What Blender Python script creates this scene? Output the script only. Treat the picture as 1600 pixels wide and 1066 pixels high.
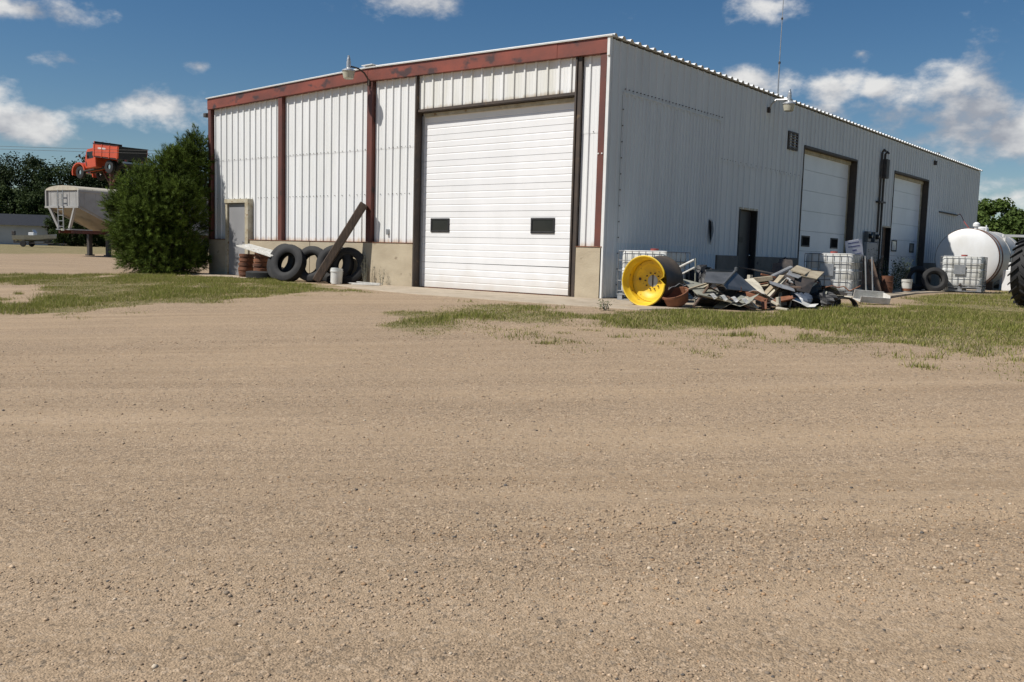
import bpy, math, random
import numpy as np
from mathutils import Vector, Matrix, Quaternion

random.seed(7); rng = np.random.default_rng(7)
for o in list(bpy.data.objects): bpy.data.objects.remove(o)
scene = bpy.context.scene
col = scene.collection
R = math.radians

# ------------------------------------------------------------------ camera
yaw, pitch, roll = -0.69075, -0.09576, 0.02827
CAM = Vector((10.552, -15.583, 0.881))
fwd = Vector((math.sin(yaw)*math.cos(pitch), math.cos(yaw)*math.cos(pitch), math.sin(pitch)))
rgt = Vector((math.cos(yaw), -math.sin(yaw), 0)); upv = rgt.cross(fwd)
r2 = math.cos(roll)*rgt + math.sin(roll)*upv; u2 = -math.sin(roll)*rgt + math.cos(roll)*upv
cd = bpy.data.cameras.new('camera'); cam = bpy.data.objects.new('camera', cd); col.objects.link(cam)
m3 = Matrix((r2, u2, -fwd)).transposed()
cam.matrix_world = Matrix.Translation(CAM) @ m3.to_4x4()
cd.sensor_width = 36; cd.lens = 31.82; cd.clip_end = 5000; cd.clip_start = 0.05
scene.camera = cam

# ------------------------------------------------------------------ light, sky, exposure
SUN = Vector((0.60, 1.0, -1.45)).normalized()          # direction the light travels
SUN_STRENGTH, SKY_STRENGTH, EXPOSURE = 4.9, 0.064, 0.12
sd = bpy.data.lights.new('sun', 'SUN'); sd.energy = SUN_STRENGTH; sd.angle = R(0.55); sd.color = (1.0, 0.955, 0.89)
sun = bpy.data.objects.new('sun', sd); col.objects.link(sun)
sun.rotation_euler = SUN.to_track_quat('-Z', 'Y').to_euler(); sun.location = (-20, -30, 45)
scene.view_settings.view_transform = 'Standard'; scene.view_settings.look = 'None'
scene.view_settings.exposure = EXPOSURE; scene.view_settings.gamma = 1.0; scene.view_settings.use_curve_mapping = False

world = bpy.data.worlds.new('World'); scene.world = world; world.use_nodes = True
wt = world.node_tree; wt.nodes.clear(); WN, WL = wt.nodes, wt.links
def wnode(t, **k):
    n = WN.new(t)
    for a, b in k.items(): setattr(n, a, b)
    return n
def wmath(op, a, b=None, clamp=False):
    n = wnode('ShaderNodeMath', operation=op, use_clamp=clamp)
    for i, s in enumerate((a, b)):
        if s is None: continue
        if isinstance(s, (int, float)): n.inputs[i].default_value = s
        else: WL.new(s, n.inputs[i])
    return n.outputs[0]
sky = wnode('ShaderNodeTexSky', sky_type='NISHITA', sun_disc=False)
sky.sun_elevation = math.asin(-SUN.z); sky.sun_rotation = math.atan2(-SUN.x, -SUN.y)
sky.altitude = 500; sky.air_density = 1.0; sky.dust_density = 0.35; sky.ozone_density = 2.2
tc = wnode('ShaderNodeTexCoord')
nrm = wnode('ShaderNodeVectorMath', operation='NORMALIZE'); WL.new(tc.outputs['Generated'], nrm.inputs[0])
D = nrm.outputs[0]
# cumulus puffs: each is a soft-edged patch of sky in a fixed compass direction, broken up by noise
nz1 = wnode('ShaderNodeTexNoise'); nz1.inputs['Scale'].default_value = 7.5; nz1.inputs['Detail'].default_value = 7; nz1.inputs['Roughness'].default_value = 0.58
mp = wnode('ShaderNodeMapping'); mp.inputs['Scale'].default_value = (1, 1, 1.7); WL.new(D, mp.inputs[0]); WL.new(mp.outputs[0], nz1.inputs['Vector'])
nz2 = wnode('ShaderNodeTexNoise'); nz2.inputs['Roughness'].default_value = 0.58
def pxdir(x, y): return (fwd + r2*((x-800)/1414.3) - u2*((y-533)/1414.3)).normalized()
clouds = [(225, 158, 130, 42), (110, 95, 95, 28), (312, 102, 44, 22), (30, 195, 90, 34), (640, 0, 120, 40), (1190, 8, 210, 48), (1190, 132, 85, 40),
          (1300, 140, 60, 42), (1375, 140, 48, 26), (1345, 84, 30, 16), (1285, 176, 70, 28), (1480, 212, 170, 62), (1620, 215, 260, 85), (1590, 305, 110, 32),
          (60, 20, 120, 32), (-140, 120, 140, 60)]
cd_list = [(pxdir(a, b), w/1414.3, h/1414.3) for a, b, w, h in clouds]; thick = {11: .35, 12: .5}   # the deeper banks
crng = random.Random(3)
for k in range(11):                                       # the same fair-weather cumulus goes on round the rest of the sky
    az = R(80) + R(250)*(k+crng.random()*0.7)/11; el = R(crng.uniform(7, 48))
    ref = math.atan2(fwd.x, fwd.y) + az - R(25)
    d = Vector((math.sin(ref)*math.cos(el), math.cos(ref)*math.cos(el), math.sin(el)))
    cd_list.append((d, crng.uniform(.08, .2), crng.uniform(.03, .07)))
dens = None
for ci_, (d, w, h) in enumerate(cd_list):
    rr = Vector((d.y, -d.x, 0)).normalized(); uu = rr.cross(d)
    def dot(v, s):
        n = wnode('ShaderNodeVectorMath', operation='DOT_PRODUCT'); WL.new(D, n.inputs[0]); n.inputs[1].default_value = v*s; return n.outputs['Value']
    cx_ = wnode('ShaderNodeCombineXYZ'); WL.new(dot(rr, 1/w), cx_.inputs[0]); WL.new(dot(uu, 1/h), cx_.inputs[1])
    ln = wnode('ShaderNodeVectorMath', operation='LENGTH'); WL.new(cx_.outputs[0], ln.inputs[0])
    val = wmath('SUBTRACT', ln.outputs['Value'], thick[ci_]) if ci_ in thick else ln.outputs['Value']
    dens = val if dens is None else wmath('MINIMUM', dens, val)
nn = wmath('MULTIPLY', wmath('SUBTRACT', nz1.outputs['Fac'], 0.5), 5.0)
cov = wmath('ADD', wmath('SUBTRACT', 0.62, wmath('MINIMUM', dens, 2.6)), nn)
mr = wnode('ShaderNodeMapRange', interpolation_type='SMOOTHSTEP'); WL.new(cov, mr.inputs['Value'])
mr.inputs['From Min'].default_value = -0.05; mr.inputs['From Max'].default_value = 0.75; mr.inputs['To Max'].default_value = 0.95
# sunlit tops, grey bases: compare the cloud noise here with the noise a little higher up
mpu = wnode('ShaderNodeMapping'); mpu.inputs['Scale'].default_value = (1, 1, 1.7); mpu.inputs['Location'].default_value = (-.012, -.01, .05); WL.new(D, mpu.inputs[0]); WL.new(mpu.outputs[0], nz2.inputs['Vector'])
nz2.inputs['Scale'].default_value = 7.5; nz2.inputs['Detail'].default_value = 5
lit = wmath('SUBTRACT', nz1.outputs['Fac'], nz2.outputs['Fac'])
mr2 = wnode('ShaderNodeMapRange'); WL.new(lit, mr2.inputs['Value']); mr2.inputs['From Min'].default_value = -0.10; mr2.inputs['From Max'].default_value = 0.13
crmp = wnode('ShaderNodeMix', data_type='RGBA'); WL.new(mr2.outputs[0], crmp.inputs['Factor'])
crmp.inputs['A'].default_value = (5.0, 5.3, 6.0, 1); crmp.inputs['B'].default_value = (11.5, 11.4, 11.2, 1)
cm = wnode('ShaderNodeMix', data_type='RGBA'); WL.new(mr.outputs[0], cm.inputs['Factor']); hsv = wnode('ShaderNodeHueSaturation'); hsv.inputs['Saturation'].default_value = 1.28; WL.new(sky.outputs[0], hsv.inputs['Color']); WL.new(hsv.outputs[0], cm.inputs['A']); WL.new(crmp.outputs['Result'], cm.inputs['B'])
bg = wnode('ShaderNodeBackground'); WL.new(cm.outputs['Result'], bg.inputs['Color']); bg.inputs['Strength'].default_value = SKY_STRENGTH
wo = wnode('ShaderNodeOutputWorld'); WL.new(bg.outputs[0], wo.inputs['Surface'])

# ------------------------------------------------------------------ helpers
def ss(t): t = np.clip(t, 0, 1); return t*t*(3-2*t)
def gz(x, y):
    """height of the yard: level at the shop, falling gently towards the road, rising slightly far left"""
    x = np.asarray(x, float); y = np.asarray(y, float)
    t = np.clip((-y-2.7)/12, 0, 1); z = -0.72*(0.5*t+0.5*ss(t))
    return z + 0.06*ss((y-5)/14)*ss((x+8)/6) + 0.5*ss((-x-16)/50)
_lat = np.random.default_rng(11).random((256, 256))
def vnoise(x, y):
    xi = np.floor(x).astype(int); yi = np.floor(y).astype(int); fx = x-xi; fy = y-yi
    fx = fx*fx*(3-2*fx); fy = fy*fy*(3-2*fy); g = lambda a, b: _lat[a & 255, b & 255]
    return (g(xi, yi)*(1-fx)+g(xi+1, yi)*fx)*(1-fy)+(g(xi, yi+1)*(1-fx)+g(xi+1, yi+1)*fx)*fy
def fbm(x, y, o=4): return sum(vnoise(x*2**k+17*k, y*2**k+5*k)*0.5**k for k in range(o))/sum(0.5**k for k in range(o))
def inpoly(px, py, poly):
    r = np.zeros(px.shape, bool); n = len(poly)
    for i in range(n):
        x1, y1 = poly[i]; x2, y2 = poly[(i+1) % n]
        c = ((y1 > py) != (y2 > py)) & (px < (x2-x1)*(py-y1)/((y2-y1) if y2 != y1 else 1e-9)+x1); r ^= c
    return r
def polydist(px, py, poly):
    d = np.full(px.shape, 1e9); n = len(poly)
    for i in range(n):
        a = np.array(poly[i]); b = np.array(poly[(i+1) % n]); ab = b-a
        t = np.clip(((px-a[0])*ab[0]+(py-a[1])*ab[1])/(ab@ab), 0, 1)
        d = np.minimum(d, np.hypot(px-a[0]-t*ab[0], py-a[1]-t*ab[1]))
    return np.where(inpoly(px, py, poly), d, -d)

def mat(name, c1, c2=None, rough=0.6, metal=0.0, scale=2.0, bump=0.0, bscale=30.0, stretch=(1, 1, 1), lo=0.35, hi=0.65, c3=None, s3=8.0, t3=0.62, spec=0.5, detail=5, coat=0):
    m = bpy.data.materials.new(name); m.use_nodes = True; nt = m.node_tree; N, L = nt.nodes, nt.links
    b = N['Principled BSDF']; b.inputs['Roughness'].default_value = rough; b.inputs['Metallic'].default_value = metal
    b.inputs['Specular IOR Level'].default_value = spec; b.inputs['Coat Weight'].default_value = coat
    g = N.new('ShaderNodeNewGeometry'); mp = N.new('ShaderNodeMapping'); mp.inputs['Scale'].default_value = stretch; L.new(g.outputs['Position'], mp.inputs[0])
    c2 = c2 or tuple(v*0.8 for v in c1)
    nz = N.new('ShaderNodeTexNoise'); nz.inputs['Scale'].default_value = scale; nz.inputs['Detail'].default_value = detail; nz.inputs['Roughness'].default_value = 0.6; L.new(mp.outputs[0], nz.inputs['Vector'])
    r = N.new('ShaderNodeMapRange'); r.inputs['From Min'].default_value = lo; r.inputs['From Max'].default_value = hi; L.new(nz.outputs['Fac'], r.inputs['Value'])
    mx = N.new('ShaderNodeMix'); mx.data_type = 'RGBA'; mx.inputs['A'].default_value = (*c1, 1); mx.inputs['B'].default_value = (*c2, 1); L.new(r.outputs[0], mx.inputs['Factor'])
    out = mx.outputs['Result']
    if c3:
        n3 = N.new('ShaderNodeTexNoise'); n3.inputs['Scale'].default_value = s3; n3.inputs['Detail'].default_value = 6; L.new(mp.outputs[0], n3.inputs['Vector'])
        r3 = N.new('ShaderNodeMapRange'); r3.inputs['From Min'].default_value = t3; r3.inputs['From Max'].default_value = t3+0.06; L.new(n3.outputs['Fac'], r3.inputs['Value'])
        m3_ = N.new('ShaderNodeMix'); m3_.data_type = 'RGBA'; L.new(out, m3_.inputs['A']); m3_.inputs['B'].default_value = (*c3, 1); L.new(r3.outputs[0], m3_.inputs['Factor']); out = m3_.outputs['Result']
    L.new(out, b.inputs['Base Color'])
    if bump:
        nb = N.new('ShaderNodeTexNoise'); nb.inputs['Scale'].default_value = bscale; nb.inputs['Detail'].default_value = 4; L.new(mp.outputs[0], nb.inputs['Vector'])
        bp = N.new('ShaderNodeBump'); bp.inputs['Strength'].default_value = bump; bp.inputs['Distance'].default_value = 0.02; L.new(nb.outputs['Fac'], bp.inputs['Height']); L.new(bp.outputs[0], b.inputs['Normal'])
    return m
def stain(m, z0, h, c, axis_noise=(6, 6, 0.8), amount=0.9):
    """rust and dirt creeping up from a panel's cut lower edge at height z0"""
    nt = m.node_tree; N, L = nt.nodes, nt.links; b = N['Principled BSDF']; src = b.inputs['Base Color'].links[0].from_socket
    g = N.new('ShaderNodeNewGeometry'); sp = N.new('ShaderNodeSeparateXYZ'); L.new(g.outputs['Position'], sp.inputs[0])
    mp = N.new('ShaderNodeMapping'); mp.inputs['Scale'].default_value = axis_noise; L.new(g.outputs['Position'], mp.inputs[0])
    nz = N.new('ShaderNodeTexNoise'); nz.inputs['Scale'].default_value = 1.6; nz.inputs['Detail'].default_value = 5; L.new(mp.outputs[0], nz.inputs['Vector'])
    a = N.new('ShaderNodeMath'); a.operation = 'MULTIPLY_ADD'; L.new(nz.outputs['Fac'], a.inputs[0]); a.inputs[1].default_value = h*2.2; a.inputs[2].default_value = z0-h*0.55
    s = N.new('ShaderNodeMath'); s.operation = 'SUBTRACT'; L.new(a.outputs[0], s.inputs[0]); L.new(sp.outputs['Z'], s.inputs[1])
    r = N.new('ShaderNodeMapRange'); L.new(s.outputs[0], r.inputs['Value']); r.inputs['From Min'].default_value = -h*0.35; r.inputs['From Max'].default_value = h*0.8; r.inputs['To Max'].default_value = amount
    mx = N.new('ShaderNodeMix'); mx.data_type = 'RGBA'; L.new(r.outputs[0], mx.inputs['Factor']); L.new(src, mx.inputs['A']); mx.inputs['B'].default_value = (*c, 1)
    L.new(mx.outputs['Result'], b.inputs['Base Color'])
    return m

class MB:
    def __init__(s): s.v = []; s.f = []
    def add(s, vs, fs):
        n = len(s.v); s.v += [tuple(v) for v in vs]; s.f += [tuple(i+n for i in f) for f in fs]; return s
    def box(s, x0, x1, y0, y1, z0, z1, M=None):
        vs = [Vector(p) for p in ((x0,y0,z0),(x1,y0,z0),(x1,y1,z0),(x0,y1,z0),(x0,y0,z1),(x1,y0,z1),(x1,y1,z1),(x0,y1,z1))]
        if M is not None: vs = [M @ v for v in vs]
        return s.add(vs, [(0,3,2,1),(4,5,6,7),(0,1,5,4),(1,2,6,5),(2,3,7,6),(3,0,4,7)])
    def beam(s, a, b, w, h=None, up=(0,0,1)):
        a = Vector(a); b = Vector(b); d = (b-a).normalized(); h = h or w
        up = Vector(up)
        if abs(d.dot(up)) > 0.98: up = Vector((1,0,0))
        x = d.cross(up).normalized()*(w/2); y = x.cross(d).normalized()*(h/2)
        vs = [a-x-y, a+x-y, a+x+y, a-x+y, b-x-y, b+x-y, b+x+y, b-x+y]
        return s.add(vs, [(3,2,1,0),(4,5,6,7),(0,1,5,4),(1,2,6,5),(2,3,7,6),(3,0,4,7)])
    def tube(s, pts, r, n=8, cap=True):
        pts = [Vector(p) for p in pts]; rs = r if isinstance(r, (list, tuple)) else [r]*len(pts)
        base = len(s.v); prev = None
        for i, p in enumerate(pts):
            d = (pts[min(i+1, len(pts)-1)]-pts[max(i-1, 0)]).normalized()
            if prev is None:
                ref = Vector((0,0,1)) if abs(d.z) < 0.9 else Vector((1,0,0)); x = d.cross(ref).normalized()
            else: x = (prev - d*prev.dot(d)).normalized()
            prev = x; y = d.cross(x)
            for k in range(n):
                a = 2*math.pi*k/n; s.v.append(tuple(p+(x*math.cos(a)+y*math.sin(a))*rs[i]))
        for i in range(len(pts)-1):
            for k in range(n):
                a = base+i*n+k; b = base+i*n+(k+1) % n; s.f.append((a, b, b+n, a+n))
        if cap:
            s.f.append(tuple(base+k for k in range(n))[::-1]); s.f.append(tuple(base+(len(pts)-1)*n+k for k in range(n)))
        return s
    def lathe(s, prof, n=24, M=None, closed=False):
        """prof: (radius, z) pairs revolved about local z; closed joins last to first"""
        base = len(s.v); m = len(prof); M = M or Matrix.Identity(4)
        for k in range(n):
            a = 2*math.pi*k/n
            for r, z in prof: s.v.append(tuple(M @ Vector((r*math.cos(a), r*math.sin(a), z))))
        for k in range(n):
            for i in range(m if closed else m-1):
                j = (i+1) % m
                s.f.append((base+k*m+i, base+((k+1) % n)*m+i, base+((k+1) % n)*m+j, base+k*m+j))
        return s
    def plate(s, pts, th, nrm=None):
        pts = [Vector(p) for p in pts]
        if nrm is None: nrm = (pts[1]-pts[0]).cross(pts[2]-pts[0]).normalized()
        n = len(pts); o = Vector(nrm)*th
        return s.add(pts+[p+o for p in pts], [tuple(range(n))[::-1], tuple(range(n, 2*n))]+[(i, (i+1) % n, (i+1) % n+n, i+n) for i in range(n)])
    def prism(s, pts2, ax, a0, a1):
        """outline pts2 in the two other axes, swept along axis ax from a0 to a1"""
        def P(a, u, v): return {'x': (a, u, v), 'y': (u, a, v), 'z': (u, v, a)}[ax]
        n = len(pts2)
        vs = [P(a0, *p) for p in pts2]+[P(a1, *p) for p in pts2]
        return s.add(vs, [tuple(range(n)), tuple(range(n, 2*n))[::-1]]+[(i, i+n, (i+1) % n+n, (i+1) % n) for i in range(n)])
    def mesh(s, name, m, smooth=False):
        me = bpy.data.meshes.new(name); me.from_pydata(s.v, [], s.f)
        import bmesh
        bm = bmesh.new(); bm.from_mesh(me); bmesh.ops.recalc_face_normals(bm, faces=bm.faces); bm.to_mesh(me); bm.free()
        if m: me.materials.append(m)
        if smooth:
            for p in me.polygons: p.use_smooth = True
            me.set_sharp_from_angle(angle=R(35))
        return me
    def build(s, name, m, parent=None, smooth=False, bevel=0, label=None, cat=None, group=None, kind=None):
        return put(name, s.mesh(name, m, smooth), parent, bevel=bevel, label=label, cat=cat, group=group, kind=kind)
def tag(o, label=None, cat=None, group=None, kind=None):
    if label: o['label'] = label
    if cat: o['category'] = cat
    if group: o['group'] = group
    if kind: o['kind'] = kind
    return o
def put(name, me, parent=None, loc=None, rot=None, bevel=0, label=None, cat=None, group=None, kind=None):
    o = bpy.data.objects.new(name, me); col.objects.link(o)
    if parent is not None: o.parent = parent
    if loc is not None: o.location = loc
    if rot is not None: o.rotation_euler = rot
    if bevel:
        b = o.modifiers.new('bevel', 'BEVEL'); b.width = bevel; b.segments = 2; b.limit_method = 'ANGLE'
    return tag(o, label, cat, group, kind)
def empty(name, loc=(0,0,0), rot=(0,0,0), label=None, cat=None, group=None):
    o = bpy.data.objects.new(name, None); col.objects.link(o); o.location = loc; o.rotation_euler = rot; o.empty_display_size = 0.2
    return tag(o, label, cat, group)
def copy_tree(o, parent=None):
    c = o.copy(); col.objects.link(c); c.parent = parent
    for ch in list(o.children): copy_tree(ch, c)
    return c
def np_mesh(name, verts, tris, m, colors=None):
    me = bpy.data.meshes.new(name); nv, nt = len(verts), len(tris)
    me.vertices.add(nv); me.vertices.foreach_set('co', np.asarray(verts, np.float32).ravel())
    me.loops.add(nt*3); me.loops.foreach_set('vertex_index', np.asarray(tris, np.int32).ravel())
    me.polygons.add(nt); me.polygons.foreach_set('loop_start', np.arange(0, nt*3, 3, dtype=np.int32))
    me.update(calc_edges=True); me.validate()
    if colors is not None:
        a = me.color_attributes.new('tone', 'FLOAT_COLOR', 'POINT')
        c4 = np.ones((nv, 4), np.float32); c4[:, :3] = colors; a.data.foreach_set('color', c4.ravel())
    if m: me.materials.append(m)
    return me
def tone_mat(name, rough=0.8, transl=0.0, spec=0.3):
    m = bpy.data.materials.new(name); m.use_nodes = True; N, L = m.node_tree.nodes, m.node_tree.links; b = N['Principled BSDF']
    a = N.new('ShaderNodeAttribute'); a.attribute_name = 'tone'; L.new(a.outputs['Color'], b.inputs['Base Color']); b.inputs['Roughness'].default_value = rough; b.inputs['Specular IOR Level'].default_value = spec
    if transl:
        t = N.new('ShaderNodeBsdfTranslucent'); L.new(a.outputs['Color'], t.inputs['Color']); mx = N.new('ShaderNodeMixShader'); mx.inputs[0].default_value = transl
        L.new(b.outputs[0], mx.inputs[1]); L.new(t.outputs[0], mx.inputs[2]); L.new(mx.outputs[0], N['Material Output'].inputs['Surface'])
    return m

# ------------------------------------------------------------------ materials
WHITE = (0.78, 0.785, 0.78)
m_front = stain(mat('front_sheet', WHITE, (0.67, 0.675, 0.655), 0.45, scale=1.1, stretch=(3, 3, .35), lo=.3, hi=.75), 1.07, 0.13, (0.42, 0.27, 0.12), amount=.75)
m_head = stain(mat('header_sheet', WHITE, (0.64, 0.63, 0.56), 0.45, scale=1.1, stretch=(3, 3, .35), lo=.3, hi=.7), 4.27, 0.10, (0.33, 0.22, 0.10), amount=.8)
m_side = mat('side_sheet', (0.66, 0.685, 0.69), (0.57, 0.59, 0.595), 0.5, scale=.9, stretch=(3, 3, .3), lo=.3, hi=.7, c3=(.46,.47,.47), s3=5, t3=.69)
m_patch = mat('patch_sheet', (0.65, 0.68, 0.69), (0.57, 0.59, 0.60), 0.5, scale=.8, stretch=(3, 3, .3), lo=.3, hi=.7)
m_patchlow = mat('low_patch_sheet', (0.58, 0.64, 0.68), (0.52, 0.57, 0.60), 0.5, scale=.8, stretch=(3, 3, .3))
m_roof = mat('roof_sheet', (0.72, 0.73, 0.72), (0.62, 0.63, 0.62), 0.4, scale=2)
m_trimw = mat('white_trim', (0.75, 0.75, 0.73), (0.66, 0.66, 0.63), 0.4, scale=3)
m_red = mat('oxide_red_paint', (0.25, 0.062, 0.038), (0.13, 0.042, 0.03), 0.55, scale=.6, stretch=(1, 1, 1.6), lo=.38, hi=.62, c3=(.062, .032, .03), s3=1.5, t3=.56, bump=.1)
m_redpost = mat('oxide_red_post', (0.15, 0.045, 0.03), (0.085, 0.033, 0.027), 0.6, scale=2, stretch=(1, 1, .5), c3=(.05,.03,.025), s3=7, t3=.62, bump=.1)
m_brown = mat('dark_brown_steel', (0.045, 0.036, 0.03), (0.07, 0.05, 0.036), 0.6, scale=3, c3=(.13,.09,.05), s3=7, t3=.66)
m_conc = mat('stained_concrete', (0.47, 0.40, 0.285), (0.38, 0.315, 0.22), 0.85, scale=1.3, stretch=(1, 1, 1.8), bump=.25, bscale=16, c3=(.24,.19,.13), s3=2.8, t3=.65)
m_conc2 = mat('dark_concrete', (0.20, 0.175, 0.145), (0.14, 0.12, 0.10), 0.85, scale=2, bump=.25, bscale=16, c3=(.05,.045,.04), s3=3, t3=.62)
m_slab = mat('slab_concrete', (0.42, 0.35, 0.26), (0.33, 0.27, 0.195), 0.85, scale=1.6, bump=.25, bscale=30, c3=(.27,.215,.15), s3=3.5, t3=.6)
m_door = stain(mat('door_white', (0.80, 0.80, 0.80), (0.735, 0.735, 0.73), 0.38, scale=1.2, stretch=(1.5, 1, .5), lo=.35, hi=.75), 0.02, 0.42, (0.50, 0.43, 0.33), (1.2, 1, 1.2), .5)
m_door2 = mat('side_door_white', (0.80, 0.82, 0.84), (0.74, 0.76, 0.78), 0.4, scale=1.5)
m_glass = mat('dark_glass', (0.012, 0.013, 0.014), (0.02, 0.02, 0.02), 0.06, spec=.4)
m_pane = mat('dim_pane', (0.014, 0.015, 0.016), (0.025, 0.026, 0.024), 0.6, spec=0.0, scale=6)
m_litglass = mat('pale_pane', (0.62, 0.66, 0.70), (0.5, 0.53, 0.58), 0.1)
m_greydoor = mat('grey_door_paint', (0.29, 0.29, 0.295), (0.25, 0.25, 0.255), 0.45, scale=2, stretch=(1,1,.5))
m_dkdoor = mat('dark_door_paint', (0.05, 0.05, 0.055), (0.035, 0.035, 0.038), 0.5, scale=2)
m_cream = mat('cream_frame', (0.50, 0.46, 0.36), (0.36, 0.31, 0.21), 0.6, scale=5, c3=(.24,.15,.07), s3=9, t3=.62)
m_black = mat('black_rubber', (0.014, 0.014, 0.015), (0.027, 0.026, 0.025), 0.75, scale=5, lo=.4, hi=.8, bump=.2, bscale=60)
m_tyre = mat('dusty_rubber', (0.016, 0.016, 0.017), (0.036, 0.034, 0.031), 0.8, scale=4, lo=.42, hi=.8, bump=.2, bscale=50)
m_rust = mat('rusty_iron', (0.17, 0.065, 0.03), (0.085, 0.037, 0.022), 0.8, scale=7, bump=.35, bscale=50, c3=(.24,.12,.06), s3=11, t3=.64)
m_rustl = mat('light_rust', (0.24, 0.095, 0.045), (0.15, 0.06, 0.03), 0.75, scale=6, bump=.3, bscale=50)
m_yellow = mat('yellow_paint', (0.72, 0.49, 0.025), (0.50, 0.33, 0.04), 0.5, scale=5, lo=.42, hi=.8, c3=(.17,.085,.03), s3=9, t3=.645, bump=.06)
m_barrel = mat('shaded_dirty_steel', (0.055, 0.047, 0.04), (0.09, 0.07, 0.05), 0.6, scale=5, c3=(.16,.12,.03), s3=5, t3=.68)  # rim barrel: shade and dirt both put into the dark colour
m_galv = mat('galvanised', (0.42, 0.43, 0.44), (0.33, 0.34, 0.35), 0.4, metal=.6, scale=10)
m_cage = mat('cage_steel', (0.13, 0.135, 0.14), (0.2, 0.2, 0.2), 0.45, metal=.4, scale=8)
m_poly = mat('white_poly', (0.66, 0.67, 0.65), (0.54, 0.53, 0.47), 0.4, scale=3, lo=.4, hi=.7)
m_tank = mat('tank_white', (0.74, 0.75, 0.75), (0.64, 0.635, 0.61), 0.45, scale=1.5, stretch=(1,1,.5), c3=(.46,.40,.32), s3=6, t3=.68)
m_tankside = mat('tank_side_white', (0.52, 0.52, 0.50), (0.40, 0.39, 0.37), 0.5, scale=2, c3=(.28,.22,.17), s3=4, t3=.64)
m_timber = mat('old_timber', (0.115, 0.080, 0.056), (0.055, 0.040, 0.031), 0.85, scale=4, stretch=(6, 6, .8), bump=.5, bscale=20, c3=(.19,.15,.11), s3=5, t3=.66)
m_tan = mat('tan_board', (0.42, 0.36, 0.25), (0.32, 0.26, 0.18), 0.75, scale=4, bump=.15, c3=(.2,.14,.09), s3=8, t3=.66)
m_pale = mat('pale_board', (0.52, 0.48, 0.38), (0.40, 0.36, 0.28), 0.7, scale=6, bump=.15, c3=(.25,.18,.12), s3=9, t3=.66)
m_pg = mat('grey_green_panel', (0.30, 0.30, 0.24), (0.22, 0.22, 0.18), 0.6, scale=4, c3=(.17,.12,.08), s3=7, t3=.67)
m_steel = mat('dull_sheet_steel', (0.14, 0.145, 0.15), (0.08, 0.085, 0.09), 0.45, metal=.25, scale=4, c3=(.14,.09,.06), s3=9, t3=.68)
m_dk = mat('dark_scrap_steel', (0.035, 0.033, 0.032), (0.075, 0.06, 0.05), 0.6, scale=7, bump=.2)
m_wscrap = mat('white_scrap', (0.68, 0.67, 0.63), (0.5, 0.48, 0.43), 0.5, scale=7, c3=(.25,.16,.09), s3=12, t3=.66)
m_pipe = mat('grey_pipe', (0.36, 0.37, 0.37), (0.25, 0.25, 0.25), 0.5, metal=.3, scale=6, c3=(.2,.12,.07), s3=9, t3=.66)
m_brw = mat('brown_wood', (0.16, 0.105, 0.07), (0.09, 0.06, 0.045), 0.8, scale=6, bump=.3)
m_bluegrey = mat('blue_grey_plastic', (0.075, 0.095, 0.13), (0.05, 0.06, 0.08), 0.4, scale=5)
m_blackpl = mat('black_plastic', (0.009, 0.009, 0.010), (0.018, 0.018, 0.019), 0.55, scale=5, bump=.2)
m_lampal = mat('lamp_aluminium', (0.55, 0.56, 0.56), (0.45, 0.46, 0.46), 0.35, metal=.5, scale=9)
m_lens = mat('lamp_lens', (0.50, 0.48, 0.38), (0.42, 0.40, 0.31), 0.25, scale=12)
m_orange = mat('orange_truck_paint', (0.62, 0.085, 0.025), (0.5, 0.07, 0.025), 0.35, scale=2, coat=.3)
m_chrome = mat('chrome', (0.7, 0.7, 0.7), (0.6, 0.6, 0.6), 0.15, metal=1)
m_trailer = mat('trailer_white', (0.37, 0.365, 0.355), (0.29, 0.285, 0.27), 0.4, scale=1.5)
m_traild = mat('trailer_dirty', (0.36, 0.31, 0.23), (0.26, 0.22, 0.16), 0.6, scale=2)
m_signw = mat('sign_white', (0.66, 0.67, 0.74), (0.6, 0.6, 0.68), 0.5)
m_signb = mat('sign_blue_ink', (0.05, 0.06, 0.22), (0.07, 0.08, 0.25), 0.5)
m_shed = mat('shed_wall', (0.40, 0.42, 0.44), (0.33, 0.35, 0.37), 0.6, scale=1)
m_wire = mat('wire_black', (0.02, 0.02, 0.02), (0.03, 0.03, 0.03), 0.6)
m_bark = mat('bark', (0.085, 0.062, 0.045), (0.05, 0.036, 0.028), 0.9, scale=6, bump=.5)
m_redhose = mat('red_hose', (0.35, 0.06, 0.05), (0.25, 0.05, 0.04), 0.5)
m_leaf = tone_mat('leaf_tone', .7, .22, .12); m_needle = tone_mat('needle_tone', .7, .12, .08); m_grass = tone_mat('grass_tone', .8, .3, .1); m_stone = tone_mat('stone_tone', .85)

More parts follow.
